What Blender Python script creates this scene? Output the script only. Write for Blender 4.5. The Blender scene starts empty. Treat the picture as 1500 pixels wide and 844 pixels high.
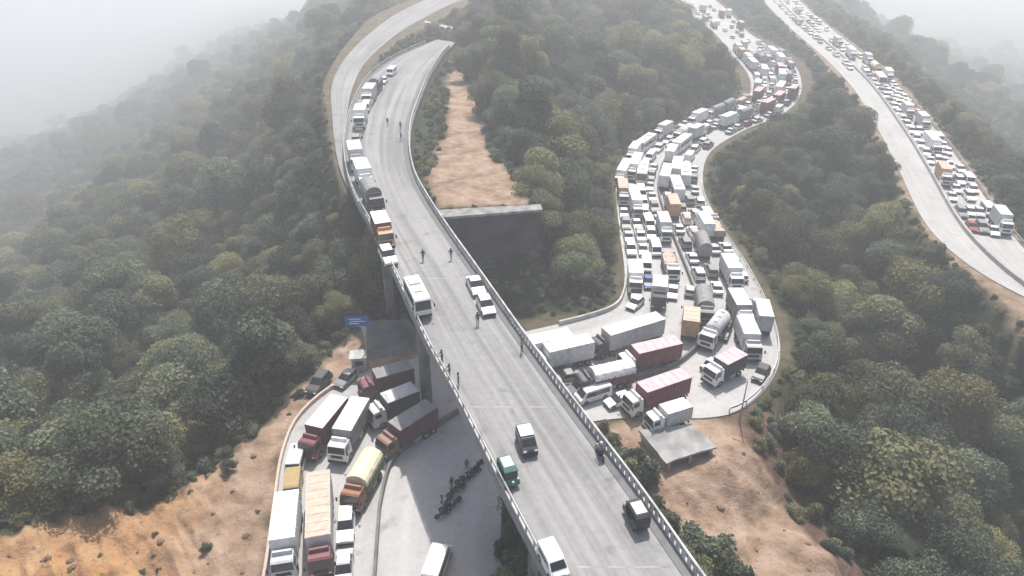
import bpy, bmesh, math, random
import numpy as np
from mathutils import Vector, Matrix

random.seed(7); RNG = np.random.default_rng(7)
R = math.radians
S = bpy.context.scene
COL = S.collection
PI = math.pi

# ------------------------------------------------------------------ camera, sky, sun, exposure
CAMH = 44.0; PITCH = 30.0; FPX = 1013.0
cam_d = bpy.data.cameras.new('camera'); cam = bpy.data.objects.new('camera', cam_d); COL.objects.link(cam)
cam.location = (0, 0, CAMH); cam.rotation_euler = (R(90 - PITCH), 0, 0)
cam_d.sensor_width = 36.0; cam_d.lens = 36.0 * FPX / 1500.0
cam_d.clip_start = 0.5; cam_d.clip_end = 20000
S.camera = cam

SUN_EL, SUN_AZ = 60.0, 8.0            # azimuth measured from +Y (ahead) towards +X (right)
world = bpy.data.worlds.new('World'); S.world = world; world.use_nodes = True
wn = world.node_tree.nodes; wl = world.node_tree.links
sky = wn.new('ShaderNodeTexSky'); sky.sky_type = 'NISHITA'; sky.sun_disc = False
sky.sun_elevation = R(SUN_EL); sky.sun_rotation = R(SUN_AZ)
sky.air_density = 1.0; sky.dust_density = 4.0; sky.ozone_density = 1.0
bg = wn['Background']; bg.inputs['Strength'].default_value = 0.12
wl.new(sky.outputs[0], bg.inputs['Color'])
sun_d = bpy.data.lights.new('sun', 'SUN'); sun = bpy.data.objects.new('sun', sun_d); COL.objects.link(sun)
sun_d.energy = 4.3; sun_d.angle = R(0.6); sun_d.color = (1.0, 0.955, 0.89)
sdir = Vector((math.sin(R(SUN_AZ)) * math.cos(R(SUN_EL)), math.cos(R(SUN_AZ)) * math.cos(R(SUN_EL)), math.sin(R(SUN_EL))))
sun.rotation_euler = sdir.to_track_quat('Z', 'Y').to_euler()
S.view_settings.view_transform = 'Standard'; S.view_settings.look = 'None'
S.view_settings.gamma = 1.0; S.view_settings.use_curve_mapping = False
S.view_settings.exposure = 0.34
S.cycles.use_denoising = True
S.cycles.volume_bounces = 2; S.cycles.max_bounces = 6; S.cycles.diffuse_bounces = 2
S.cycles.glossy_bounces = 2; S.cycles.transparent_max_bounces = 8; S.cycles.sample_clamp_indirect = 4
HAZE_DENSITY = 0.00118; HAZE_ANISO = 0.3

# ------------------------------------------------------------------ picture geometry: a ray through a pixel meets a level plane
def P(u, v, z):
    a = (u - 750.0) / FPX; b = (422.0 - v) / FPX
    c, s = math.cos(R(PITCH)), math.sin(R(PITCH))
    d = (a, c + b * s, -s + b * c)
    t = (z - CAMH) / d[2]
    return Vector((d[0] * t, d[1] * t, z))
def proj(x, y, z):
    c, s = math.cos(R(PITCH)), math.sin(R(PITCH))
    dz = z - CAMH
    w = y * c - dz * s
    return 750 + FPX * x / w, 422 - FPX * (y * s + dz * c) / w, w

# ------------------------------------------------------------------ materials
MATS = {}
def mat(name, col, rough=0.7, var=0.12, scale=3.0, metal=0.0, bump=0.0, spec=0.3, rnd=0.0):
    if name in MATS: return MATS[name]
    m = bpy.data.materials.new(name); m.use_nodes = True
    n, l = m.node_tree.nodes, m.node_tree.links
    b = n['Principled BSDF']
    b.inputs['Roughness'].default_value = rough; b.inputs['Metallic'].default_value = metal
    b.inputs['Specular IOR Level'].default_value = spec
    tc = n.new('ShaderNodeTexCoord'); no = n.new('ShaderNodeTexNoise')
    no.inputs['Scale'].default_value = scale; no.inputs['Detail'].default_value = 6
    l.new(tc.outputs['Object'], no.inputs['Vector'])
    r = n.new('ShaderNodeValToRGB')
    r.color_ramp.elements[0].position = 0.3; r.color_ramp.elements[1].position = 0.7
    r.color_ramp.elements[0].color = [max(0, c * (1 - var)) for c in col] + [1]
    r.color_ramp.elements[1].color = [min(1, c * (1 + var)) for c in col] + [1]
    l.new(no.outputs['Fac'], r.inputs['Fac'])
    out = r.outputs['Color']
    if rnd:
        oi = n.new('ShaderNodeObjectInfo'); h = n.new('ShaderNodeHueSaturation')
        mr = n.new('ShaderNodeMapRange'); mr.inputs['To Min'].default_value = 1 - rnd; mr.inputs['To Max'].default_value = 1 + rnd
        l.new(oi.outputs['Random'], mr.inputs['Value']); l.new(mr.outputs[0], h.inputs['Value']); l.new(out, h.inputs['Color'])
        out = h.outputs['Color']
    l.new(out, b.inputs['Base Color'])
    if bump:
        bp = n.new('ShaderNodeBump'); bp.inputs['Strength'].default_value = bump; bp.inputs['Distance'].default_value = 0.1
        l.new(no.outputs['Fac'], bp.inputs['Height']); l.new(bp.outputs[0], b.inputs['Normal'])
    MATS[name] = m
    return m

def surface_mat(name, c1, c2, big=0.06, fine=1.5, streak=None, rough=0.9):
    """road surfacing: large patches, fine grain and worn wheel paths running along the ribbon (its uv)"""
    m = bpy.data.materials.new(name); m.use_nodes = True
    n, l = m.node_tree.nodes, m.node_tree.links
    b = n['Principled BSDF']; b.inputs['Roughness'].default_value = rough; b.inputs['Specular IOR Level'].default_value = 0.2
    tc = n.new('ShaderNodeTexCoord')
    n1 = n.new('ShaderNodeTexNoise'); n1.inputs['Scale'].default_value = big; n1.inputs['Detail'].default_value = 8; n1.inputs['Roughness'].default_value = 0.62
    n2 = n.new('ShaderNodeTexNoise'); n2.inputs['Scale'].default_value = fine; n2.inputs['Detail'].default_value = 5
    l.new(tc.outputs['Object'], n1.inputs['Vector']); l.new(tc.outputs['Object'], n2.inputs['Vector'])
    uv = n.new('ShaderNodeUVMap'); mp = n.new('ShaderNodeMapping')
    mp.inputs['Scale'].default_value = (14, 0.02, 1)
    n3 = n.new('ShaderNodeTexNoise'); n3.inputs['Scale'].default_value = 1.0; n3.inputs['Detail'].default_value = 4
    l.new(uv.outputs[0], mp.inputs['Vector']); l.new(mp.outputs[0], n3.inputs['Vector'])
    a1 = n.new('ShaderNodeMath'); a1.operation = 'MULTIPLY_ADD'; a1.inputs[1].default_value = 0.5
    a2 = n.new('ShaderNodeMath'); a2.operation = 'MULTIPLY_ADD'; a2.inputs[1].default_value = 0.3
    a3 = n.new('ShaderNodeMath'); a3.operation = 'MULTIPLY'; a3.inputs[1].default_value = 0.5
    l.new(n3.outputs['Fac'], a3.inputs[0])
    l.new(n2.outputs['Fac'], a2.inputs[0]); l.new(a3.outputs[0], a2.inputs[2])
    l.new(n1.outputs['Fac'], a1.inputs[0]); l.new(a2.outputs[0], a1.inputs[2])
    if streak:
        a3.inputs[1].default_value = 0.5 + streak; st = n.new('ShaderNodeMath'); st.operation = 'ADD'; st.inputs[1].default_value = -streak / 2; l.new(a1.outputs[0], st.inputs[0]); a1 = st
    r = n.new('ShaderNodeValToRGB'); r.color_ramp.elements[0].position = 0.48; r.color_ramp.elements[1].position = 0.82
    r.color_ramp.elements[0].color = (*c1, 1); r.color_ramp.elements[1].color = (*c2, 1)
    l.new(a1.outputs[0], r.inputs['Fac'])
    n4 = n.new('ShaderNodeTexNoise'); n4.inputs['Scale'].default_value = 0.32; n4.inputs['Detail'].default_value = 9; n4.inputs['Roughness'].default_value = .7; l.new(tc.outputs['Object'], n4.inputs['Vector'])
    vo = n.new('ShaderNodeTexVoronoi'); vo.feature = 'DISTANCE_TO_EDGE'; vo.inputs['Scale'].default_value = .22; 
    ck = n.new('ShaderNodeMapRange'); ck.inputs['From Max'].default_value = .012; ck.inputs['To Min'].default_value = .9
    nd = n.new('ShaderNodeTexNoise'); nd.inputs['Scale'].default_value = .5; nd.inputs['Detail'].default_value = 6; l.new(tc.outputs['Object'], nd.inputs['Vector']); va_ = n.new('ShaderNodeVectorMath'); va_.operation = 'MULTIPLY_ADD'; va_.inputs[1].default_value = (5, 5, 5); l.new(nd.outputs['Color'], va_.inputs[0]); l.new(tc.outputs['Object'], va_.inputs[2]); l.new(va_.outputs[0], vo.inputs['Vector'])
    l.new(vo.outputs['Distance'], ck.inputs['Value'])
    sr = n.new('ShaderNodeMapRange'); sr.inputs['From Min'].default_value = .56; sr.inputs['From Max'].default_value = .7; sr.inputs['To Min'].default_value = 1.0; sr.inputs['To Max'].default_value = .64; l.new(n4.outputs['Fac'], sr.inputs['Value'])
    sm = n.new('ShaderNodeMath'); sm.operation = 'MULTIPLY'; l.new(sr.outputs[0], sm.inputs[0]); l.new(ck.outputs[0], sm.inputs[1])
    mxs = n.new('ShaderNodeMix'); mxs.data_type = 'RGBA'; mxs.blend_type = 'MULTIPLY'; mxs.inputs['Factor'].default_value = 1.0
    l.new(r.outputs[0], mxs.inputs['A']); l.new(sm.outputs[0], mxs.inputs['B']); l.new(mxs.outputs['Result'], b.inputs['Base Color'])
    return m

M_DECK = surface_mat('deck_surface', (0.2, 0.2, 0.2), (0.31, 0.31, 0.308), streak=.6)
M_ROAD = surface_mat('road_surface', (0.33, 0.325, 0.32), (0.47, 0.465, 0.46))
M_CONC = mat('concrete', (0.36, 0.355, 0.345), 0.9, 0.2, 0.6, bump=0.2)
M_CONC_L = mat('pale_concrete', (0.44, 0.44, 0.432), 0.85, 0.35, .7)
M_WALL = mat('stone_wall', (0.15, 0.148, 0.145), 0.95, 0.4, 0.5, bump=0.6)
M_GLASS = mat('dark_glass', (0.02, 0.023, 0.028), 0.12, 0.1, 1.0, spec=0.6)
M_TYRE = mat('tyre_rubber', (0.022, 0.022, 0.023), 0.9)
M_RIM = mat('wheel_rim', (0.3, 0.3, 0.31), 0.5, metal=0.5)
M_CHAS = mat('chassis_black', (0.035, 0.035, 0.037), 0.8)
M_LAMP = mat('lamp_glass', (0.75, 0.75, 0.72), 0.2)
M_TAIL = mat('tail_lamp_red', (0.3, 0.02, 0.02), 0.3)
M_STEEL = mat('galvanised_steel', (0.42, 0.43, 0.44), 0.5, metal=0.6)
PAINT = {
    'white': (0.78, 0.78, 0.77), 'pale': (0.62, 0.62, 0.6), 'silver': (0.5, 0.51, 0.52), 'grey': (0.24, 0.245, 0.25),
    'dark': (0.05, 0.052, 0.056), 'maroon': (0.17, 0.05, 0.062), 'darkmaroon': (0.115, 0.045, 0.055), 'brown': (0.24, 0.14, 0.095),
    'tan': (0.53, 0.42, 0.34), 'orange': (0.5, 0.29, 0.15), 'mustard': (0.33, 0.24, 0.09), 'yellow': (0.68, 0.63, 0.45),
    'olive': (0.17, 0.19, 0.07), 'pink': (0.6, 0.42, 0.44), 'teal': (0.055, 0.15, 0.12), 'red': (.3, .04, .04), 'blue': (0.06, 0.11, 0.28), 'rust': (0.26, 0.1, 0.045),
}
def paint(c): return mat('paint_' + c, PAINT[c], 0.42, 0.1, 2.2, spec=0.45)
def cargo(c): return mat('cargo_' + c, PAINT[c], 0.65, 0.16, 1.3)

# ------------------------------------------------------------------ mesh helpers
class MB:
    def __init__(self): self.v = []; self.f = []; self.mi = []; self.mats = []; self.sm = []
    def m(self, material):
        if material not in self.mats: self.mats.append(material)
        return self.mats.index(material)
    def poly(self, pts, faces, material, smooth=False):
        o = len(self.v); k = self.m(material)
        self.v += [tuple(p) for p in pts]
        for f in faces: self.f.append([o + i for i in f]); self.mi.append(k); self.sm.append(smooth)
    def box(self, c, s, material, taper=(1, 1), rz=0.0, ch=0.0):
        """box by centre and size; taper scales the top face, ch chamfers the vertical and top edges"""
        x, y, z = s[0] / 2, s[1] / 2, s[2] / 2
        rings = []
        def ring(hx, hy, zz, c0):
            if c0 <= 0: return [(-hx, -hy, zz), (hx, -hy, zz), (hx, hy, zz), (-hx, hy, zz)]
            return [(-hx + c0, -hy, zz), (hx - c0, -hy, zz), (hx, -hy + c0, zz), (hx, hy - c0, zz), (hx - c0, hy, zz), (-hx + c0, hy, zz), (-hx, hy - c0, zz), (-hx, -hy + c0, zz)]
        if ch > 0:
            rings = [ring(x, y, -z, ch), ring(x * taper[0], y * taper[1], z - ch, ch), ring(x * taper[0] - ch, y * taper[1] - ch, z, ch * 0.6)]
        else:
            rings = [ring(x, y, -z, 0), ring(x * taper[0], y * taper[1], z, 0)]
        n = len(rings[0]); pts = [p for r_ in rings for p in r_]
        ca, sa = math.cos(rz), math.sin(rz)
        pts = [(c[0] + p[0] * ca - p[1] * sa, c[1] + p[0] * sa + p[1] * ca, c[2] + p[2]) for p in pts]
        fs = [list(range(n))[::-1], [len(pts) - n + i for i in range(n)]]
        for k in range(len(rings) - 1):
            for i in range(n): j = (i + 1) % n; fs.append([k * n + i, k * n + j, (k + 1) * n + j, (k + 1) * n + i])
        self.poly(pts, fs, material)
    def prism(self, prof, w, material, wt=None, zt=None, smooth=False):
        """side profile in (y,z) extruded across x; above height zt the half width shrinks to wt at the top"""
        top = max(p[1] for p in prof)
        def hw(z):
            if wt is None or z <= zt: return w / 2
            return (w + (wt - w) * (z - zt) / max(1e-6, top - zt)) / 2
        n = len(prof)
        pts = [(-hw(z), y, z) for y, z in prof] + [(hw(z), y, z) for y, z in prof]
        fs = [list(range(n)), [n + i for i in range(n)][::-1]]
        for i in range(n): j = (i + 1) % n; fs.append([i, n + i, n + j, j])
        self.poly(pts, fs, material, smooth)
    def tube(self, pts, rad, material, n=8, caps=True):
        pts = [Vector(p) for p in pts]; rings = []
        for i, p in enumerate(pts):
            d = (pts[min(i + 1, len(pts) - 1)] - pts[max(i - 1, 0)]).normalized()
            a = d.orthogonal().normalized() if abs(d.z) > 0.9 else d.cross(Vector((0, 0, 1))).normalized()
            b = d.cross(a); r_ = rad[i] if isinstance(rad, (list, tuple)) else rad
            rings.append([p + (a * math.cos(2 * PI * k / n) + b * math.sin(2 * PI * k / n)) * r_ for k in range(n)])
        v = [q for r_ in rings for q in r_]; fs = []
        for i in range(len(rings) - 1):
            for k in range(n): j = (k + 1) % n; fs.append([i * n + k, i * n + j, (i + 1) * n + j, (i + 1) * n + k])
        if caps: fs += [list(range(n))[::-1], [len(v) - n + k for k in range(n)]]
        self.poly(v, fs, material, True)
    def ball(self, c, r_, material, sub=1, scale=(1, 1, 1)):
        bm = bmesh.new(); bmesh.ops.create_icosphere(bm, subdivisions=sub, radius=1)
        pts = [(c[0] + v.co.x * r_ * scale[0], c[1] + v.co.y * r_ * scale[1], c[2] + v.co.z * r_ * scale[2]) for v in bm.verts]
        bm.verts.index_update(); self.poly(pts, [[v.index for v in f.verts] for f in bm.faces], material, True); bm.free()
    def mesh(self, name):
        me = bpy.data.meshes.new(name); me.from_pydata(self.v, [], self.f)
        for m_ in self.mats: me.materials.append(m_)
        me.polygons.foreach_set('material_index', self.mi); me.polygons.foreach_set('use_smooth', self.sm)
        bm = bmesh.new(); bm.from_mesh(me); bmesh.ops.recalc_face_normals(bm, faces=bm.faces); bm.to_mesh(me); bm.free()
        me.update(); return me
    def build(self, name, parent=None, loc=None):
        return link(name, self.mesh(name), parent, loc)
def link(name, me, parent=None, loc=None):
    o = bpy.data.objects.new(name, me); COL.objects.link(o)
    if parent is not None: o.parent = parent
    if loc is not None: o.location = loc
    return o
def tag(o, label=None, cat=None, group=None, kind=None):
    if label: o['label'] = label
    if cat: o['category'] = cat
    if group: o['group'] = group
    if kind: o['kind'] = kind
    return o
def empty(name, loc=(0, 0, 0), rz=0.0):
    o = bpy.data.objects.new(name, None); COL.objects.link(o); o.location = loc; o.rotation_euler = (0, 0, rz); o.empty_display_size = 0.5
    return o
def dup(root, parent=None):
    c = root.copy(); COL.objects.link(c)
    if parent is not None: c.parent = parent
    for ch in root.children: dup(ch, c)
    return c

# ------------------------------------------------------------------ ribbons (roads, bridge)
def spline(pts, t):
    n = len(pts); i = max(0, min(n - 2, int(math.floor(t)))); f = t - i
    p1, p2 = pts[i], pts[i + 1]
    p0 = pts[i - 1] if i > 0 else p1 * 2 - p2
    p3 = pts[i + 2] if i + 2 < n else p2 * 2 - p1
    return 0.5 * ((2 * p1) + (p2 - p0) * f + (2 * p0 - 5 * p1 + 4 * p2 - p3) * f * f + (3 * p1 - p0 - 3 * p2 + p3) * f ** 3)
class Ribbon:
    def __init__(self, pairs, z):
        self.A = [P(*p[0], z) for p in pairs]; self.B = [P(*p[1], z) for p in pairs]; self.z = z
        self.n = len(pairs) - 1
        m = 24; self.ts = np.linspace(0, self.n, self.n * m + 1)
        self.C = np.array([self.at(t, 0.5)[:2] for t in self.ts])
        self.W = np.array([(spline(self.A, t) - spline(self.B, t)).length for t in self.ts])
        self.L = np.concatenate([[0], np.cumsum(np.linalg.norm(np.diff(self.C, axis=0), axis=1))])
    def at(self, t, f):
        return spline(self.A, t).lerp(spline(self.B, t), f)
    def t_of(self, s): return float(np.interp(s, self.L, self.ts))
    def s_of(self, t): return float(np.interp(t, self.ts, self.L))
    def tan(self, t, f):
        e = 0.04; return (self.at(min(self.n, t + e), f) - self.at(max(0, t - e), f)).normalized()
    def strip(self, name, material, f0, f1, z, t0=0, t1=None, cuts=4, step=2.0, thick=0.0):
        t1 = self.n if t1 is None else t1
        s0, s1 = self.s_of(t0), self.s_of(t1); k = max(2, int((s1 - s0) / step))
        v, uv, f = [], [], []
        for i in range(k + 1):
            s = s0 + (s1 - s0) * i / k; t = self.t_of(s)
            for j in range(cuts + 1):
                p = self.at(t, f0 + (f1 - f0) * j / cuts); v.append((p.x, p.y, z)); uv.append((j / cuts, s))
        w = cuts + 1
        for i in range(k):
            for j in range(cuts): f.append((i * w + j, i * w + j + 1, (i + 1) * w + j + 1, (i + 1) * w + j))
        me = bpy.data.meshes.new(name); me.from_pydata(v, [], f); me.materials.append(material)
        ul = me.uv_layers.new(name='UVMap')
        vi = np.zeros(len(me.loops), dtype=np.int32); me.loops.foreach_get('vertex_index', vi)
        ul.data.foreach_set('uv', np.array(uv)[vi].ravel())
        bm = bmesh.new(); bm.from_mesh(me)
        bmesh.ops.recalc_face_normals(bm, faces=bm.faces)
        if sum(q.normal.z for q in bm.faces) < 0: bmesh.ops.reverse_faces(bm, faces=bm.faces)
        if thick:
            g = bmesh.ops.extrude_face_region(bm, geom=bm.faces[:])
            for q in g['geom']:
                if isinstance(q, bmesh.types.BMVert): q.co.z -= thick
            bmesh.ops.recalc_face_normals(bm, faces=bm.faces)
        bm.to_mesh(me); bm.free(); return me
    def wall(self, mb, f, z0, z1, w, material, t0=0, t1=None, step=2.0, off=0.0):
        """a solid wall or rail following the line f"""
        t1 = self.n if t1 is None else t1
        s0, s1 = self.s_of(t0), self.s_of(t1); k = max(1, int((s1 - s0) / step)); v = []
        for i in range(k + 1):
            t = self.t_of(s0 + (s1 - s0) * i / k); g_ = f(t) if callable(f) else f; p = self.at(t, g_); d = self.tan(t, g_); nx = Vector((d.y, -d.x, 0)).normalized()
            p = p + nx * off
            for sx, zz in ((-w / 2, z0), (w / 2, z0), (w / 2, z1), (-w / 2, z1)): q = p + nx * sx; v.append((q.x, q.y, zz))
        fs = [[0, 1, 2, 3], [k * 4 + 3, k * 4 + 2, k * 4 + 1, k * 4]]
        for i in range(k):
            for j in range(4): a, b = i * 4 + j, i * 4 + (j + 1) % 4; fs.append([a, b, b + 4, a + 4])
        mb.poly(v, fs, material)

ZR = -15.0
LOOP = Ribbon([((330, 1150), (775, 1150)), ((360, 960), (745, 960)), ((385, 844), (735, 844)), ((400, 740), (735, 745)), ((412, 665), (745, 685)), ((437, 610), (785, 645)),
               ((490, 565), (845, 622)), ((560, 537), (905, 613)), ((650, 515), (965, 611)), ((760, 488), (1035, 612)), ((850, 467), (1090, 598)), ((898, 450), (1132, 555)),
               ((912, 428), (1143, 510)), ((914, 400), (1130, 458)), ((908, 352), (1095, 390)), ((903, 303), (1050, 322)), ((904, 264), (1030, 270)), ((930, 224), (1040, 224)),
               ((990, 187), (1088, 192)), ((1060, 161), (1150, 165)), ((1097, 140), (1174, 132)), ((1095, 108), (1163, 95)), ((1070, 78), (1120, 64)), ((1045, 47), (1090, 42)),
               ((1000, 12), (1060, 10)), ((940, -30), (1010, -30))], ZR)
HIGH = Ribbon([((1075, -45), (1125, -45)), ((1100, -20), (1152, -20)), ((1128, 12), (1182, 12)), ((1162, 45), (1220, 44)), ((1205, 82), (1262, 78)), ((1247, 126), (1310, 120)), ((1285, 187), (1368, 187)),
               ((1318, 252), (1416, 250)), ((1350, 318), (1465, 322)), ((1385, 360), (1515, 380)), ((1440, 402), (1580, 440)), ((1520, 445), (1680, 520))], ZR)
BR = Ribbon([((1031, 1300), (1353, 1300)), ((880, 1000), (1136, 1000)), ((801, 844), (1023, 844)), ((737, 720), (936, 720)), ((669, 585), (834, 585)), ((623, 500), (768, 495)), ((577, 400), (701, 400)), ((545, 335), (655, 335)),
             ((520, 290), (626, 290)), ((507, 252), (608, 254)), ((503, 215), (601, 215)), ((508, 180), (604, 180)), ((520, 145), (615, 147)), ((541, 112), (628, 115)), ((572, 88), (640, 94)), ((605, 72), (651, 78)), ((640, 58), (668, 62))], 0.0)
SIDE = Ribbon([((509, 275), (511, 275)), ((498, 248), (506, 248)), ((491, 215), (502, 215)), ((487, 175), (507, 178)), ((487, 122), (516, 130)), ((510, 80), (537, 90)), ((550, 42), (575, 55)), ((592, 14), (615, 30)), ((650, -10), (672, 2)), ((720, -25), (740, -15))], -1.0)
TRACK = Ribbon([((622, 30), (622, 33)), ((640, 34.5), (640, 37.5)), ((660, 39), (660, 42)), ((705, 45), (705, 48))], -1.02)
VALR = Ribbon([((1320, 66), (1320, 71)), ((1370, 80), (1370, 86)), ((1420, 91), (1420, 98)), ((1500, 97), (1500, 105)), ((1620, 101), (1620, 109))], -150.0)

# ------------------------------------------------------------------ ground
def poly(px, z): return np.array([P(u, v, z)[:2] for u, v in px])
EDGE = [(-200, 840), (-90, 800), (0, 796), (60, 764), (160, 735), (280, 690), (350, 640), (430, 565), (480, 505), (522, 470)]
DIRT_L = poly(EDGE + [(600, 480), (640, 515), (560, 540), (490, 565), (437, 612), (412, 665), (397, 740), (380, 844), (355, 960), (330, 1150), (-300, 1150)], -14)
DIRT_C = poly([(664, 75), (684, 112), (706, 180), (718, 222), (742, 242), (776, 300), (640, 306), (622, 256), (640, 228), (652, 180), (655, 120)], -1)
DIRT_R = poly([(850, 612), (900, 600), (1088, 606), (1122, 640), (1172, 700), (1226, 760), (1318, 850), (1450, 1000), (1600, 1200), (1200, 1200), (1060, 900), (985, 800), (930, 715)], -14)
def inside(pt, pg):
    x, y = pt[:, 0], pt[:, 1]; r_ = np.zeros(len(pt), bool); n = len(pg); j = n - 1
    for i in range(n):
        xi, yi, xj, yj = pg[i, 0], pg[i, 1], pg[j, 0], pg[j, 1]
        c = ((yi > y) != (yj > y)) & (x < (xj - xi) * (y - yi) / (yj - yi + 1e-12) + xi); r_ ^= c; j = i
    return r_
def segdist(pt, line, closed=False, attr=None):
    """distance to a polyline (and an attribute interpolated at the foot)"""
    best = np.full(len(pt), 1e9); val = np.zeros(len(pt)); n = len(line)
    for i in range(n if closed else n - 1):
        a = line[i]; b = line[(i + 1) % n]; d = b - a; L2 = d @ d + 1e-9
        t = np.clip(((pt - a) @ d) / L2, 0, 1); q = pt - a - t[:, None] * d
        dd = np.hypot(q[:, 0], q[:, 1]); m_ = dd < best; best[m_] = dd[m_]
        if attr is not None: val[m_] = (attr[i] + (attr[(i + 1) % n] - attr[i]) * t)[m_]
    return (best, val) if attr is not None else best
_perm = RNG.random((64, 64))
def vnoise(x, y):
    xi = np.floor(x).astype(int); yi = np.floor(y).astype(int); fx = x - xi; fy = y - yi
    fx = fx * fx * (3 - 2 * fx); fy = fy * fy * (3 - 2 * fy)
    g = lambda a, b: _perm[a % 64, b % 64]
    return (g(xi, yi) * (1 - fx) + g(xi + 1, yi) * fx) * (1 - fy) + (g(xi, yi + 1) * (1 - fx) + g(xi + 1, yi + 1) * fx) * fy
def fbm(x, y, o=4):
    r_ = 0; a = 0.5
    for _ in range(o): r_ = r_ + a * (vnoise(x, y) - 0.5); x = x * 2.03 + 7.1; y = y * 2.03 + 3.7; a *= 0.5
    return r_

ctrl = []
def cp(u, v, z): p = P(u, v, z); ctrl.append((p.x, p.y, z))
# left flank, falling away into the mist
for u, v, z in [(60, 640, -31), (250, 600, -31), (380, 500, -30), (0, 560, -47), (200, 500, -38), (450, 400, -30), (0, 450, -78), (150, 400, -60), (0, 380, -135), (150, 300, -98), (300, 350, -46), (420, 300, -34), (80, 330, -145),
                (220, 260, -98), (350, 220, -54), (440, 200, -34), (150, 215, -150), (280, 160, -120), (400, 120, -70), (450, 110, -40), (0, 280, -150), (60, 220, -290), (0, 160, -420), (150, 130, -360), (250, 90, -260),
                (350, 70, -160), (460, 40, -62), (520, 10, -55), (200, 20, -400), (0, 40, -430), (380, 10, -190), (-200, 300, -180), (-300, 100, -330), (-200, 550, -50),
                # ridge ahead, under and beyond the bridge
                (560, 450, -22), (590, 500, -17), (540, 370, -16), (480, 250, -8), (470, 160, -6), (520, 60, -4), (600, 50, -2), (650, 40, -3), (760, 20, -8), (850, 20, -16), (950, 10, -20), (800, 100, -8), (900, 110, -15),
                (640, 150, -2), (690, 200, -1), (700, 290, -1), (640, 300, -1), (775, 298, -1), (740, 200, -3), (780, 240, -4), (850, 200, -11), (860, 280, -13), (640, 345, -12), (700, 350, -14), (780, 350, -15), (850, 360, -16),
                (720, 400, -19), (800, 420, -19), (880, 420, -17), (700, 460, -17), (980, 150, -17), (1040, 100, -16), (1010, 60, -18), (700, -30, -6), (900, -40, -25),
                # between the loop road and the highway
                (1120, 250, -21), (1200, 200, -21), (1200, 120, -19), (1220, 300, -25), (1120, 340, -20), (1300, 330, -25), (1250, 420, -31), (1180, 450, -24), (1350, 450, -31), (1450, 500, -34), (1200, 560, -30), (1350, 600, -37), (1480, 650, -39),
                (1250, 680, -33), (1400, 780, -37), (1300, 800, -27), (1500, 850, -39), (1160, 620, -22), (1600, 700, -42), (1600, 560, -36), (1110, 20, -20), (1150, 80, -18),
                # beyond the highway
                (1400, 150, -74), (1450, 220, -56), (1500, 280, -48), (1480, 172, -118), (1420, 130, -130), (1340, 100, -50), (1400, 112, -150), (1500, 127, -150), (1350, 88, -145), (1300, 60, -145), (1250, 20, -140), (1400, 40, -200), (1500, 60, -210), (1500, 0, -280), (1350, -20, -300), (1200, -30, -120), (1650, 300, -60), (1700, 100, -190),
                # near dirt on the right
                (1000, 640, -15), (1080, 640, -15), (1030, 720, -15.5), (1120, 740, -15), (1200, 800, -15), (1040, 830, -15.5), (1150, 900, -15), (930, 690, -15.5)]: cp(u, v, z)
ew = [P(u, v, -13.2) for u, v in EDGE]
for i, p in enumerate(ew):
    d = (ew[min(i + 1, len(ew) - 1)] - ew[max(i - 1, 0)]).normalized(); nrm = Vector((-d.y, d.x, 0))
    ctrl.append((p.x, p.y, -13.2 if i < 7 else -15)); q = p + nrm * 5; ctrl.append((q.x, q.y, -18)); q = p + nrm * 14; ctrl.append((q.x, q.y, -25))
for u, v in [(300, 760), (200, 800), (60, 830), (330, 700), (0, 900), (340, 900), (200, 1000)]: cp(u, v, -14.2 + random.uniform(-.5, .5))
for x, y, z in [(0, -60, -16), (0, -300, -40), (-150, -100, -30), (150, -100, -35), (-600, -300, -120), (600, -300, -120), (-2500, 500, -300), (2500, 500, -300), (0, 3500, -300), (-2500, 2500, -320), (2500, 2500, -310), (0, -2500, -200), (500, 3000, -300), (800, 1500, -230), (-200, 1200, -200), (300, 1000, -120), (0, 700, -45), (200, 700, -60)]: ctrl.append((x, y, z))
for rb in (LOOP, HIGH):
    for t in np.arange(0, rb.n + .01, 0.5):
        for f in (0, 1): p = rb.at(t, f); ctrl.append((p.x, p.y, ZR - .3))
ctrl = np.array(ctrl)
def warp(xy):
    r_ = np.hypot(xy[:, 0], xy[:, 1]) + 1e-9; return xy / r_[:, None] * np.log1p(r_ / 40.0)[:, None]
cw = warp(ctrl[:, :2])
Kc = np.linalg.norm(cw[:, None] - cw[None], axis=2); n_ = len(ctrl)
Am = np.zeros((n_ + 3, n_ + 3)); Am[:n_, :n_] = Kc - np.eye(n_) * 0.02; Am[:n_, n_] = 1; Am[:n_, n_ + 1:] = cw; Am[n_, :n_] = 1; Am[n_ + 1:, :n_] = cw.T
sol = np.linalg.solve(Am, np.concatenate([ctrl[:, 2], [0, 0, 0]]))
BRC = BR.C; LOOPC = LOOP.C[::6]; HIGHC = HIGH.C[::6]; SIDEC = SIDE.C[::6]; TRACKC = TRACK.C[::6]
TR0 = int(len(BRC) * 10.2 / BR.n)                       # from here on the bridge road runs on the ground
def base_z(xy):
    out = np.zeros(len(xy))
    for i in range(0, len(xy), 20000):
        w = warp(xy[i:i + 20000]); k = np.linalg.norm(w[:, None] - cw[None], axis=2)
        out[i:i + 20000] = k @ sol[:n_] + sol[n_] + w @ sol[n_ + 1:]
    return out
def sst(a, b, x): t = np.clip((x - a) / (b - a), 0, 1); return t * t * (3 - 2 * t)
def near(xy, pad, C): return (xy[:, 0] > C[:, 0].min() - pad) & (xy[:, 0] < C[:, 0].max() + pad) & (xy[:, 1] > C[:, 1].min() - pad) & (xy[:, 1] < C[:, 1].max() + pad)
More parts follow.
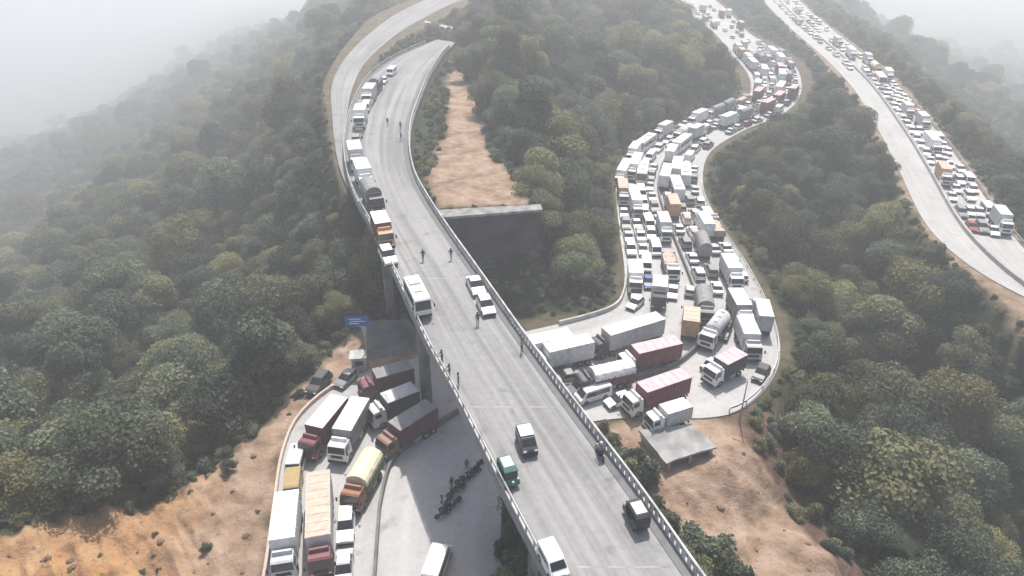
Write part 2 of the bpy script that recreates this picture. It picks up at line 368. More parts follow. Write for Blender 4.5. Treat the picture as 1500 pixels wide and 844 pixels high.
def road_d(xy):
    """clearance from the edge of every road: loop, highway, side road, bridge"""
    res = []
    for C, Wd in ((LOOPC, LOOP.W[::6]), (HIGHC, HIGH.W[::6]), (SIDEC, SIDE.W[::6]), (BRC[::6], BR.W[::6])):
        d = np.full(len(xy), 999.0); m_ = near(xy, 60, C)
        if m_.any(): dd, w = segdist(xy[m_], C, attr=Wd); d[m_] = dd - w / 2
        res.append(d)
    m_ = near(xy, 30, TRACKC)
    if m_.any(): dd, w = segdist(xy[m_], TRACKC, attr=TRACK.W[::6]); res[2][m_] = np.minimum(res[2][m_], dd - w / 2)
    return res
MOUNDS = [(*P(935, 622, -14)[:2], 1.3, 2.6), (*P(1062, 655, -14)[:2], 1.2, 2.2), (*P(1085, 690, -14)[:2], .9, 2.5), (*P(1010, 770, -14)[:2], .8, 3)]
def ground(xy, full=False):
    z = base_z(xy); r_ = np.hypot(xy[:, 0], xy[:, 1])
    dl, dh, ds, db = road_d(xy)
    inC = inside(xy, DIRT_C); inL = inside(xy, DIRT_L); inR = inside(xy, DIRT_R)
    z = z + (fbm(xy[:, 0] / 26, xy[:, 1] / 26) * 9.0) * sst(2, 14, np.minimum(dl, dh)) * np.where(inC, 0.2, 1) + fbm(xy[:, 0] / 160, xy[:, 1] / 160, 3) * sst(300, 900, r_) * np.where(xy[:, 0] < 0, 12, 40)
    z = z + np.where(inL | inR, fbm(xy[:, 0] / 3.0 + 9, xy[:, 1] / 3.0) * 1.3 - np.abs(fbm((xy[:, 0] * .8 + xy[:, 1] * .6) / 2.6, (xy[:, 1] * .8 - xy[:, 0] * .6) / 14)) * 4.0 * np.where(inL, 1, .35) + fbm((xy[:, 0] + xy[:, 1]) / 1.3, (xy[:, 1] - xy[:, 0]) / 9) * 0.9, 0) * sst(0, 3, dl)
    z = np.where(inR, np.minimum(z, -14.2), z)
    mC_ = near(xy, 12, DIRT_C); sd = np.full(len(xy), -99.0)
    if mC_.any(): q_ = segdist(xy[mC_], DIRT_C, closed=True); sd[mC_] = np.where(inC[mC_], q_, -q_)
    front = np.where(xy[:, 1] < DIRT_C[:, 1].min() + 4.0, .6, 5.0)
    k = sst(-1, 0.3, sd / front + .3); z = z * (1 - k) + (-1.1 + fbm(xy[:, 0] / 5, xy[:, 1] / 5) * .8) * k
    for (cx_, cy_, am, rd) in MOUNDS: z = z + am * np.exp(-((xy[:, 0] - cx_) ** 2 + (xy[:, 1] - cy_) ** 2) / rd ** 2)
    wmin = np.minimum(dl, dh)
    k = 1 - sst(0.4, 9, wmin); z = z * (1 - k) + (ZR - 0.16) * k
    k = 1 - sst(0.3, 5, ds); z = z * (1 - k) + (-1.15) * k
    m_ = near(xy, 30, BRC[TR0:])
    dg = np.full(len(xy), 99.0)
    if m_.any(): dd, w = segdist(xy[m_], BRC[TR0::4], attr=BR.W[TR0::4]); dg[m_] = dd - w / 2
    k = 1 - sst(1.0, 7, dg); z = z * (1 - k) + (-1.5) * k
    cap = -1.6 + np.maximum(db - 1.0, 0) * 1.2
    z = np.where(db < 8, np.minimum(z, cap), z)
    if not full: return z
    return z, dict(dl=dl, dh=dh, ds=ds, db=db, inC=inC, inL=inL, inR=inR, dg=dg)

az = np.unique(np.concatenate([np.linspace(-48, 48, 400), np.linspace(-180, 180, 121)]))
rr = np.concatenate([[0.5], np.geomspace(8, 30, 14)[:-1], np.geomspace(30, 480, 330)[:-1], np.geomspace(480, 4300, 90)])
aa, rg = np.meshgrid(R(1) * az, rr, indexing='ij')
XY = np.stack([np.sin(aa) * rg, np.cos(aa) * rg], -1).reshape(-1, 2)
Zg, info = ground(XY, True)
na, nr = len(az), len(rr)
idx = np.arange(na * nr).reshape(na, nr)
q = np.stack([idx[:-1, :-1], idx[1:, :-1], idx[1:, 1:], idx[:-1, 1:]], -1).reshape(-1, 4)
me = bpy.data.meshes.new('ground')
me.vertices.add(len(XY)); me.vertices.foreach_set('co', np.column_stack([XY, Zg]).ravel().astype(np.float32))
me.loops.add(q.size); me.loops.foreach_set('vertex_index', q[:, ::-1].ravel().astype(np.int32))
me.polygons.add(len(q)); me.polygons.foreach_set('loop_start', np.arange(0, q.size, 4, dtype=np.int32)); me.polygons.foreach_set('loop_total', np.full(len(q), 4, dtype=np.int32))
me.update(calc_edges=True); me.validate()
me.polygons.foreach_set('use_smooth', [True] * len(me.polygons))
def soft(pg, wd, mask):
    d = np.full(len(XY), -99.0); m_ = near(XY, 25, pg)
    dd = segdist(XY[m_], pg, closed=True); ins = inside(XY[m_], pg); d[m_] = np.where(ins, dd, -dd)
    d = d + fbm(XY[:, 0] / 4, XY[:, 1] / 4) * 5
    return sst(-wd, wd, d)
mL, mC, mR = soft(DIRT_L, 1.2, None), soft(DIRT_C, 1.5, None), soft(DIRT_R, 1.2, None)
shoulder = np.maximum.reduce([(1 - sst(0.1, 1.3, info['dl'] + fbm(XY[:, 0] / 3, XY[:, 1] / 3) * 3)) * .32, (1 - sst(.1, 2.2, info['ds'] + fbm(XY[:, 0] / 3, XY[:, 1] / 3) * 3)) * .4, (1 - sst(0.2, 3.0, info['dh'] + fbm(XY[:, 0] / 5, XY[:, 1] / 5) * 6))])
dirt = np.maximum.reduce([mL, mC, mR, shoulder * 0.8])
orange = mL * sst(1.5, 14, info['dl'] + fbm(XY[:, 0] / 8, XY[:, 1] / 8) * 14) * sst(-75, -40, -np.hypot(XY[:, 0] + 20, XY[:, 1]) - 0)
att = me.color_attributes.new('cover', 'FLOAT_COLOR', 'POINT')
dR = np.full(len(XY), 99.0); m_ = near(XY, 12, DIRT_R); q_ = segdist(XY[m_], DIRT_R[2:8]); dR[m_] = np.where(inside(XY[m_], DIRT_R), q_, q_ * .28)
brown = 1 - sst(.6, 1.8, dR + fbm(XY[:, 0] / 2.5, XY[:, 1] / 2.5) * 2.2)
dirt = np.maximum(dirt, brown)
cv = np.column_stack([dirt, orange, brown, np.ones(len(XY))]).astype(np.float32)
att.data.foreach_set('color', cv.ravel())
mg = bpy.data.materials.new('ground_cover'); mg.use_nodes = True
n, l = mg.node_tree.nodes, mg.node_tree.links; b = n['Principled BSDF']; b.inputs['Roughness'].default_value = 0.95; b.inputs['Specular IOR Level'].default_value = 0.1
ca = n.new('ShaderNodeVertexColor'); ca.layer_name = 'cover'; sep = n.new('ShaderNodeSeparateColor'); l.new(ca.outputs[0], sep.inputs[0])
tc = n.new('ShaderNodeTexCoord')
def noise_node(sc, det=6, rough=0.6):
    k = n.new('ShaderNodeTexNoise'); k.inputs['Scale'].default_value = sc; k.inputs['Detail'].default_value = det; k.inputs['Roughness'].default_value = rough; l.new(tc.outputs['Object'], k.inputs['Vector']); return k.outputs['Fac']
def ramp(fac, stops):
    k = n.new('ShaderNodeValToRGB'); k.color_ramp.elements.remove(k.color_ramp.elements[0])
    for i, (p_, c_) in enumerate(stops):
        e = k.color_ramp.elements[0] if i == 0 else k.color_ramp.elements.new(p_)
        e.position = p_; e.color = (*c_, 1)
    l.new(fac, k.inputs['Fac']); return k.outputs['Color']
def mixc(fac, a, b_):
    k = n.new('ShaderNodeMix'); k.data_type = 'RGBA'; l.new(fac, k.inputs['Factor']); l.new(a, k.inputs['A']); l.new(b_, k.inputs['B']); return k.outputs['Result']
green = ramp(noise_node(0.25), [(0.3, (0.022, 0.03, 0.016)), (0.55, (0.04, 0.05, 0.026)), (0.75, (0.085, 0.085, 0.045))])
beige = ramp(noise_node(0.35, 8, 0.65), [(0.32, (0.15, 0.1, 0.068)), (0.46, (0.29, 0.2, 0.14)), (0.56, (0.36, 0.262, 0.195)), (0.7, (0.45, 0.345, 0.27))])
orng = ramp(noise_node(0.22, 10, 0.72), [(0.34, (0.17, 0.09, 0.045)), (0.43, (0.38, 0.2, 0.085)), (0.51, (0.5, 0.28, 0.125)), (0.58, (0.52, 0.32, 0.155)), (0.63, (0.34, 0.28, 0.11)), (0.72, (0.42, 0.34, 0.17))])
brn = ramp(noise_node(.5, 8, .7), [(.35, (.075, .05, .038)), (.55, (.15, .095, .075)), (.7, (.22, .15, .12))])
spk = n.new('ShaderNodeMapRange'); spk.inputs['From Min'].default_value = .6; spk.inputs['From Max'].default_value = .68; spk.inputs['To Min'].default_value = 1; spk.inputs['To Max'].default_value = .55; l.new(noise_node(1.4, 4, .6), spk.inputs['Value'])
c = mixc(sep.outputs[1], beige, orng); k = n.new('ShaderNodeMix'); k.data_type = 'RGBA'; k.blend_type = 'MULTIPLY'; k.inputs['Factor'].default_value = 1; l.new(c, k.inputs['A']); l.new(spk.outputs[0], k.inputs['B']); c = mixc(sep.outputs[2], k.outputs['Result'], brn); c = mixc(sep.outputs[0], green, c)
l.new(c, b.inputs['Base Color'])
bp = n.new('ShaderNodeBump'); bp.inputs['Strength'].default_value = 0.9; bp.inputs['Distance'].default_value = 0.6; l.new(noise_node(0.8, 8, 0.7), bp.inputs['Height']); l.new(bp.outputs[0], b.inputs['Normal'])
me.materials.append(mg)
gobj = link('ground', me); tag(gobj, kind='structure')

# haze: one closed box round everything
hb = MB(); hz0 = float(Zg.min()) - 1.0; hz1 = CAMH + 3.0
mh = bpy.data.materials.new('haze_air'); mh.use_nodes = True
for k in list(mh.node_tree.nodes): mh.node_tree.nodes.remove(k)
pv = mh.node_tree.nodes.new('ShaderNodeVolumePrincipled'); mo = mh.node_tree.nodes.new('ShaderNodeOutputMaterial')
pv.inputs['Color'].default_value = (0.93, 0.96, 0.99, 1); pv.inputs['Density'].default_value = HAZE_DENSITY; pv.inputs['Anisotropy'].default_value = HAZE_ANISO
mh.node_tree.links.new(pv.outputs[0], mo.inputs['Volume'])
hb.box((0, 0, (hz0 + hz1) / 2), (9400, 9400, hz1 - hz0), mh)
tag(hb.build('haze'), kind='stuff')

# roads
for rb, nm, z_ in ((LOOP, 'road', ZR), (HIGH, 'highway', ZR)):
    o = link(nm, rb.strip(nm, M_ROAD, 0, 1, z_, cuts=10, thick=0.4)); tag(o, kind='structure')
tag(link('side_road', SIDE.strip('side_road', M_DECK, 0, 1, -1.0, cuts=4, thick=0.4)), kind='structure')
tag(link('track', TRACK.strip('track', M_ROAD, 0, 1, -1.0, cuts=2, thick=.4)), kind='structure')
vm = VALR.strip('valley_road', mat('pale_gravel', (.75, .75, .73), .9, .1, .05), -.2, 1.2, -203.0, cuts=3, step=12); vz = ground(np.array([[q.co.x, q.co.y] for q in vm.vertices]))
for q, z_ in zip(vm.vertices, vz): q.co.z = z_ + 1.5
VALXY = np.array([[q.co.x, q.co.y] for q in vm.vertices]); tag(link('valley_road', vm), kind='structure'); print('VAL', vz.min(), vz.max(), [tuple(round(a) for a in proj(*vm.vertices[i].co)) for i in (0, len(vz) // 2, len(vz) - 1)])
M_MARK = mat('road_paint', (0.7, 0.7, 0.68), 0.8, 0.2, 1.0)

# ------------------------------------------------------------------ the bridge
bridge = empty('viaduct', BR.at(3.2, .5))
tag(bridge, 'long pale concrete viaduct curving over the jammed road, with white parapets', 'bridge')
IB = Matrix.Translation(-Vector(bridge.location))
def bpart(name, me_, parent=bridge):
    me_.transform(IB); o = link(name, me_, parent); return o
deck = bpart('deck', BR.strip('deck', M_DECK, 0.0, 1.0, 0.0, cuts=8, thick=1.1, t1=BR.n))
for f_, sgn in ((0.0, 1), (1.0, -1)):
    mb = MB(); BR.wall(mb, f_, -2.0, -1.1, 0.5, M_CONC, t1=10.2, off=2.2 * (1 if f_ == 0 else -1) * 1.0); bpart('girder', mb.mesh('girder'))
M_PIER = mat('darker_concrete', (.17, .168, .163), .95, .4, .35, bump=.3)  # mottled and darker than the other concrete, deepens the bridge underside
PIERS = (0.9, 2.6, 5.5, 6.9, 8.6)
def parapet(f, t0, t1, balusters):
    wd = 1.0 if balusters else .62
    mb = MB()
    BR.wall(mb, f, 0.002, 0.16 if balusters else .3, 0.26 * wd, M_CONC_L, t0=t0, t1=t1, step=1.5)
    pr = bpart('parapet', mb.mesh('parapet'))
    mb = MB(); BR.wall(mb, f, 0.9, 1.06, 0.18 * wd, M_CONC_L, t0=t0, t1=t1, step=1.5); rl = bpart('top_rail', mb.mesh('top_rail'), pr)
    s0, s1 = BR.s_of(t0), BR.s_of(t1); s_near = BR.s_of(1.75)
    rest = MB(); k = 0; s = s0
    while s < s1:
        t = BR.t_of(s); p = BR.at(t, f); d = BR.tan(t, f); rz = math.atan2(d.y, d.x)
        if balusters and s >= s_near and k < 98:
            m1 = MB(); m1.box((p.x, p.y, 0.53), (0.34, 0.18, 0.74), M_CONC_L, rz=rz); bpart('baluster', m1.mesh('baluster'), pr); k += 1; s += 0.8
        else:
            rest.box((p.x, p.y, 0.6), (0.3 * wd, 0.16 * wd, 0.62), M_CONC_L, rz=rz); s += 0.8 if balusters else 1.6
    o = bpart('baluster_row', rest.mesh('baluster_row'), pr); o['kind'] = 'stuff'
parapet(0.012, 0, 15.5, False); parapet(0.988, 0, 15.5, True)
M_FOOT = surface_mat('footway_surface', (0.13, 0.13, 0.13), (0.21, 0.21, 0.21))
for fa, fb in ((.895, .982), (.02, .055)): bpart('footway', BR.strip('footway', M_FOOT, fa, fb, .05, cuts=2, thick=.046, t1=15.4))
for t in (2.1, 3.9, 5.9, 8.2):
    d = BR.tan(t, .5); a, b_ = BR.at(t, 0.04), BR.at(t, 0.96); n0 = Vector((d.x, d.y, 0)) * 0.09
    mb = MB(); mb.poly([a - n0 + Vector((0, 0, .006)), b_ - n0 + Vector((0, 0, .006)), b_ + n0 + Vector((0, 0, .006)), a + n0 + Vector((0, 0, .006))], [[0, 1, 2, 3]], mat('joint_fill', (0.31, 0.31, 0.305), 0.9, 0.4, .6)); bpart('expansion_joint', mb.mesh('expansion_joint'))
for t in PIERS:
    a, b_ = BR.at(t, 0.12), BR.at(t, 0.88); d = BR.tan(t, .5); ang = math.atan2(d.y, d.x); c_ = (a + b_) / 2
    mb = MB(); mb.box((c_.x, c_.y, -2.72), (1.5, (a - b_).length + 1.2, 1.4), M_PIER, rz=ang); cap = bpart('pier_cap', mb.mesh('pier_cap'))
    for p in (a, b_):
        gz = float(ground(np.array([[p.x, p.y]]))[0])
        mb = MB(); mb.tube([(p.x, p.y, gz - 1), (p.x, p.y, -3.4)], 0.75, M_PIER, n=16); bpart('column', mb.mesh('column'), cap)

# ------------------------------------------------------------------ kerbs, dividers, walls
def wall_thing(name, rb, f, z0, z1, w, m_, t0, t1, label, cat, off=0.0, step=1.6):
    mb = MB(); rb.wall(mb, f, z0, z1, w, m_, t0=t0, t1=t1, off=off, step=step); o = mb.build(name); tag(o, label, cat); return o
wall_thing('median_barrier', LOOP, lambda t: float(np.interp(t, [0, 3, 4, 5, 6, 7, 8, 9, 10, 11, 12, 13, 14], [.47, .47, .5, .585, .58, .57, .6, .62, .6, .575, .54, .5, .48])), ZR + .004, ZR + .85, 0.3, mat('shadowed_concrete', (.15, .15, .15), .9, .35, .6), 0, 21.5, 'grey concrete divider curving along the middle of the jammed loop road', 'barrier')  # concrete darkened so its colour takes in the divider's shadow
wall_thing('median_barrier', HIGH, 0.44, ZR + .004, ZR + .8, 0.5, M_CONC, 0, HIGH.n, 'grey divider between the two carriageways of the right hand highway', 'barrier')
wall_thing('low_wall', LOOP, 0.0, ZR - .3, ZR + .55, 0.3, mat('dusty_pink_concrete', (0.5, 0.41, 0.36), .9), 0, 6.4, 'low dusty pink wall between the truck queue and orange dirt', 'wall', off=0.2)
wall_thing('low_wall', LOOP, 0.0, ZR - .3, ZR + .7, 0.3, M_CONC_L, 9.6, 16.5, 'pale low wall on the inside of the hairpin below forested hill', 'wall', off=0.2)
def guard_rail(rb, f, t0, t1, label, every=4.0, off=0.0):
    root = empty('guard_rail', rb.at((t0 + t1) / 2, f)); tag(root, label, 'guard rail'); I = Matrix.Translation(-Vector(root.location))
    mb = MB(); rb.wall(mb, f, ZR + .5, ZR + .82, 0.08, M_STEEL, t0=t0, t1=t1, off=off); m_ = mb.mesh('rail'); m_.transform(I); link('rail', m_, root)
    s = rb.s_of(t0)
    while s < rb.s_of(t1):
        t = rb.t_of(s); p = rb.at(t, f); d = rb.tan(t, f); nx = Vector((d.y, -d.x, 0)); p = p + nx * (off + 0.11 * (1 if off <= 0 else -1))
        m1 = MB(); m1.box((p.x, p.y, ZR + .36), (.12, .12, .8), M_STEEL, rz=math.atan2(d.y, d.x)); m_ = m1.mesh('post'); m_.transform(I); link('post', m_, root); s += every
guard_rail(LOOP, 1.0, 9.6, 16.0, 'steel guard rail around the outer edge of the hairpin bend', off=-0.35)
guard_rail(HIGH, 1.0, 3.0, 9.5, 'steel guard rail along the far edge of the highway', off=-0.35)

# retaining wall and stone apron
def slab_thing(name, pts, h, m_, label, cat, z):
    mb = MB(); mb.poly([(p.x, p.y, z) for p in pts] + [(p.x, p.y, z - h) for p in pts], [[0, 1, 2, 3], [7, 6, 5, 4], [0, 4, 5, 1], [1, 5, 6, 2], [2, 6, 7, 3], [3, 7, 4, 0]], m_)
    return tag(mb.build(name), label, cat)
slab_thing('retaining_wall', [P(636, 318, -.6), P(792, 306, -.6), P(790, 300, -.6), P(634, 309, -.6)], 9.5, mat('shaded_stone', (.05, .048, .055), .95, .45, .35, bump=.8), 'dark retaining wall, shade painted into its stone, below the end of the tan dirt clearing', 'wall', -.6)  # near-black stone colour holds the shade of the cut face
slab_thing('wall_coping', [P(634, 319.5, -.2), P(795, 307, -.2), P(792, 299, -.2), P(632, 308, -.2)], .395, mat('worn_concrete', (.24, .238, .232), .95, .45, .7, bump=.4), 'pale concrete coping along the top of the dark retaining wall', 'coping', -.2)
ap = [P(527, 470, -11.5), P(600, 468, -11.5), P(628, 512, -15.2), P(540, 530, -15.2)]
mb = MB(); mb.poly([tuple(p) for p in ap] + [(p.x, p.y, p.z - 3) for p in ap], [[0, 1, 2, 3], [7, 6, 5, 4], [0, 4, 5, 1], [1, 5, 6, 2], [2, 6, 7, 3], [3, 7, 4, 0]], M_WALL)
tag(mb.build('stone_apron'), 'sloping grey stone apron below the bridge, behind the blue sign', 'wall')

# small flat-roofed concrete hut on the dirt to the right of the bridge
def hut():
    q = [P(936, 630, -13.75), P(1012, 621, -13.75), P(1050, 654, -13.75), P(976, 679, -13.75)]; c_ = sum(q, Vector()) / 4; root = empty('concrete_shed', (c_.x, c_.y, -15.5)); tag(root, 'low flat roofed grey concrete shed set into the dirt beside the bridge', 'shed')
    L_ = [p - Vector((c_.x, c_.y, -15.5)) for p in q]; rn = random.Random(3); edge = []
    for i in range(4):
        for k in range(6):
            p = L_[i].lerp(L_[(i + 1) % 4], k / 6); o_ = Vector((rn.uniform(-.14, .14), rn.uniform(-.14, .14), 0)) * (1 if i == 2 else .4); edge.append(p + o_)
    n_ = len(edge); mb = MB(); mb.poly([tuple(p) for p in edge] + [(p.x, p.y, p.z - .28) for p in edge], [list(range(n_)), [n_ + i for i in range(n_)][::-1]] + [[i, n_ + i, n_ + (i + 1) % n_, (i + 1) % n_] for i in range(n_)], mat('mossy_concrete', (.29, .29, .285), .95, .4, .45, bump=.3)); mb.build('roof', root)
    for a, b_, m_ in ((0, 1, M_CONC), (1, 2, mat('maroon_plaster', (.13, .085, .08), .9, .3)), (3, 0, M_CONC)):
        p, s_ = L_[a] * .9, L_[b_] * .9; d = s_ - p; m1 = MB(); m1.box(((p.x + s_.x) / 2, (p.y + s_.y) / 2, .6), (math.hypot(d.x, d.y), .22, 1.75), m_, rz=math.atan2(d.y, d.x)); m1.build('wall', root)
    for k in (.05, .5, .95): p = (L_[3].lerp(L_[2], k)) * .93; m1 = MB(); m1.box((p.x, p.y, .6), (.28, .28, 1.75), M_CONC); m1.build('column', root)
hut()

# blue road sign on its post, white painted marks on it
def sign():
    b0 = P(539, 530, -14.6); root = empty('road_sign', (b0.x, b0.y, -15.2)); tag(root, 'blue road sign panel on a grey post above the stone apron', 'road sign')
    top = 7.6
    m1 = MB(); m1.tube([(0, 0, 0), (0, 0, top)], .11, M_STEEL); m1.tube([(0, 0, top - 1.1), (-1.3, -.02, top - .8)], .06, M_STEEL); m1.build('post', root)
    m1 = MB(); m1.box((-.75, -.16, top), (3.4, .07, 1.7), mat('sign_blue', (.035, .11, .42), .5), ch=.03); pn = m1.build('sign_panel', root)
    m1 = MB(); w = mat('sign_white', (.78, .78, .78), .5)
    for z_, a, b_ in ((.36, -1.9, -.2), (0.0, -1.7, .35), (-.36, -1.9, -.5)): m1.box(((a + b_) / 2, -.205, top + z_), (b_ - a, .012, .13), w)
    m1.build('lettering', pn)
sign()
def kiosk():
    b0 = P(527, 538, -15); root = empty('kiosk', (b0.x, b0.y, -15.1), R(8)); tag(root, 'small pale roadside kiosk below the blue sign', 'kiosk')
    m1 = MB(); m1.box((0, 0, 1.1), (1.9, 1.7, 2.2), mat('kiosk_wall', (.55, .55, .54), .8)); m1.build('wall', root)
    m1 = MB(); m1.box((0, 0, 2.28), (2.4, 2.2, .16), M_CONC_L); m1.build('roof', root)
    m1 = MB(); m1.box((.1, -.86, 1.35), (1.2, .04, .8), M_GLASS); m1.build('window', root)
kiosk()
def pole():
    b0 = P(1083, 616, -15); root = empty('lamp_post', b0); tag(root, 'slim street lamp post at the near corner of the hairpin', 'lamp post')
    m1 = MB(); m1.tube([(0, 0, 0), (0, 0, 6.5)], [.11, .07], M_STEEL); m1.tube([(0, 0, 6.4), (-.8, .5, 6.9)], .05, M_STEEL); m1.build('post', root)
    m1 = MB(); m1.box((-1.0, .62, 6.92), (.5, .24, .12), M_CHAS, rz=2.6); m1.build('lamp_head', root)
pole()

# ------------------------------------------------------------------ vehicles: a kit of parts, forward is +Y, origin on the road
def wheel_mb(r_=0.33, w=0.24):
    mb = MB(); mb.tube([(-w / 2, 0, 0), (w / 2, 0, 0)], r_, M_TYRE, n=14); mb.tube([(-w / 2 - .01, 0, 0), (w / 2 + .01, 0, 0)], r_ * .55, M_RIM, n=10); return mb
WHEEL = {}
def wheel_mesh(r_, w):
    if (r_, w) not in WHEEL: WHEEL[(r_, w)] = wheel_mb(r_, w).mesh('wheel')
    return WHEEL[(r_, w)]
def plate(mb, a, b_, c_, d, material, t=0.012):
    """a thin panel lying on a surface: four corners, offset along its own normal"""
    a, b_, c_, d = map(Vector, (a, b_, c_, d)); nn = (b_ - a).cross(d - a).normalized() * t
    mb.poly([a + nn, b_ + nn, c_ + nn, d + nn, a - nn * 2, b_ - nn * 2, c_ - nn * 2, d - nn * 2], [[0, 1, 2, 3], [7, 6, 5, 4], [0, 4, 5, 1], [1, 5, 6, 2], [2, 6, 7, 3], [3, 7, 4, 0]], material)
class Kit:
    def __init__(self): self.parts = []           # (name, MB, parent index)
        
    def add(self, name, mb, parent=None): self.parts.append((name, mb, parent)); return len(self.parts) - 1
    def wheels(self, ys, x, r_, w=0.24): self.wh = [(sx * x, y, r_) for y in ys for sx in (-1, 1)]; self.wr = (r_, w)
    def tree(self, name):
        root = empty(name); made = []
        for nm, mb, par in self.parts: made.append(mb.build(nm, root if par is None else made[par]))
        for p in self.wh: link('wheel', wheel_mesh(*self.wr), root, p)
        return root
    def single(self, name):
        big = MB()
        def join(mb, off=(0, 0, 0)):
            for f, k, s in zip(mb.f, mb.mi, mb.sm):
                big.poly([(mb.v[i][0] + off[0], mb.v[i][1] + off[1], mb.v[i][2] + off[2]) for i in f], [list(range(len(f)))], mb.mats[k], s)
        for nm, mb, par in self.parts: join(mb)
        for p in self.wh:
            mb = MB(); mb.box(p, (self.wr[1], self.wr[0] * 1.7, self.wr[0] * 1.9), M_TYRE); join(mb)
        return big.mesh(name)

def car_kit(c, style='sedan'):
    k = Kit(); pm = paint(c); b = MB()
    if style == 'suv': H, W, L = 1.75, 1.82, 4.5
    elif style == 'hatch': H, W, L = 1.5, 1.66, 3.7
    else: H, W, L = 1.45, 1.72, 4.35
    hl = L / 2; bz = 0.62 * H
    b.prism([(-hl + .05, .3), (-hl, .55), (-hl + .06, bz - .05), (-hl + .35, bz), (hl * .42, bz), (hl - .35, bz - .16), (hl - .04, bz - .32), (hl, .45), (hl - .08, .28)], W, pm, wt=W * .93, zt=.5)
    rb = -hl + (.75 if style == 'sedan' else .22); rf = hl * .42
    g0, g1 = rb + (.5 if style == 'sedan' else .22), rf - .75
    b.prism([(g0 - .05, H - .07), (g0 + .1, H), (g1 - .1, H), (g1 + .05, H - .07)], W * .76, pm)
    for s in (-1, 1):
        for y in (g0 + (g1 - g0) * .45,): plate(b, (s * W * .475, y - .05, bz), (s * W * .475, y + .05, bz), (s * W * .385, y + .05, H - .06), (s * W * .385, y - .05, H - .06), pm)
    body = k.add('body', b)
    wx, wt = W * .465, W * .37
    g = MB(); g.poly([(-wx, rf + .02, bz), (wx, rf + .02, bz), (wt, g1, H - .05), (-wt, g1, H - .05), (-wx, rf - .25, bz - .02), (wx, rf - .25, bz - .02), (wt, g1 - .25, H - .06), (-wt, g1 - .25, H - .06)], [[0, 1, 2, 3], [7, 6, 5, 4], [0, 4, 5, 1], [1, 5, 6, 2], [2, 6, 7, 3], [3, 7, 4, 0]], M_GLASS); k.add('windscreen', g)
    g = MB(); g.poly([(wx, rb, bz), (-wx, rb, bz), (-wt, g0, H - .05), (wt, g0, H - .05), (wx, rb + .25, bz - .02), (-wx, rb + .25, bz - .02), (-wt, g0 + .25, H - .06), (wt, g0 + .25, H - .06)], [[0, 1, 2, 3], [7, 6, 5, 4], [0, 4, 5, 1], [1, 5, 6, 2], [2, 6, 7, 3], [3, 7, 4, 0]], M_GLASS); k.add('rear_window', g)
    for s in (-1, 1):
        g = MB(); g.poly([(s * wx, rb + .06, bz), (s * wx, rf - .06, bz), (s * wt, g1 - .04, H - .06), (s * wt, g0 + .04, H - .06), (s * (wx - .2), rb + .06, bz), (s * (wx - .2), rf - .06, bz), (s * (wt - .2), g1 - .04, H - .06), (s * (wt - .2), g0 + .04, H - .06)], [[0, 1, 2, 3], [7, 6, 5, 4], [0, 4, 5, 1], [1, 5, 6, 2], [2, 6, 7, 3], [3, 7, 4, 0]], M_GLASS); k.add('side_window', g)
        h = MB(); h.box((s * W * .36, hl - .04, bz - .38), (.32, .12, .14), M_LAMP); k.add('headlight', h)
        h = MB(); h.box((s * W * .38, -hl + .02, bz - .18), (.26, .1, .16), M_TAIL); k.add('tail_light', h)
    b2 = MB(); b2.box((0, hl - .02, .38), (W * .9, .14, .2), M_CHAS); k.add('bumper', b2); b2 = MB(); b2.box((0, -hl + .02, .4), (W * .9, .14, .2), M_CHAS); k.add('bumper', b2)
    k.wheels((-hl * .6, hl * .62), W / 2 - .1, .32, .22); k.L = L; k.W = W; return k
def van_kit(c, L=4.9, H=2.0, W=1.85):
    k = Kit(); pm = paint(c); hl = L / 2; b = MB()
    b.prism([(-hl, .3), (-hl, H - .12), (-hl + .12, H), (hl - 1.25, H), (hl - .95, H - .1), (hl - .35, 1.08), (hl - .04, .9), (hl, .3)], W, pm, wt=W * .9, zt=1.0); k.add('body', b)
    g = MB(); plate(g, (-W * .44, hl - .38, 1.13), (W * .44, hl - .38, 1.13), (W * .4, hl - .92, H - .16), (-W * .4, hl - .92, H - .16), M_GLASS); k.add('windscreen', g)
    for s in (-1, 1):
        g = MB(); g.poly([(s * (W * .5 - .02), -hl + .4, 1.08), (s * (W * .5 - .02), hl - .75, 1.08), (s * (W * .47 - .015), hl - 1.15, H - .28), (s * (W * .47 - .015), -hl + .4, H - .28), (s * (W * .5 + .015), -hl + .4, 1.08), (s * (W * .5 + .015), hl - .75, 1.08), (s * (W * .47 + .015), hl - 1.15, H - .28), (s * (W * .47 + .015), -hl + .4, H - .28)], [[0, 1, 2, 3], [7, 6, 5, 4], [0, 4, 5, 1], [1, 5, 6, 2], [2, 6, 7, 3], [3, 7, 4, 0]], M_GLASS); k.add('side_window', g)
        h = MB(); h.box((s * W * .36, hl - .02, .78), (.3, .08, .2), M_LAMP); k.add('headlight', h)
    h = MB(); h.box((0, hl, .42), (W * .95, .16, .26), M_CHAS); k.add('bumper', h)
    k.wheels((-hl * .58, hl * .62), W / 2 - .1, .34, .22); k.L = L; k.W = W; return k
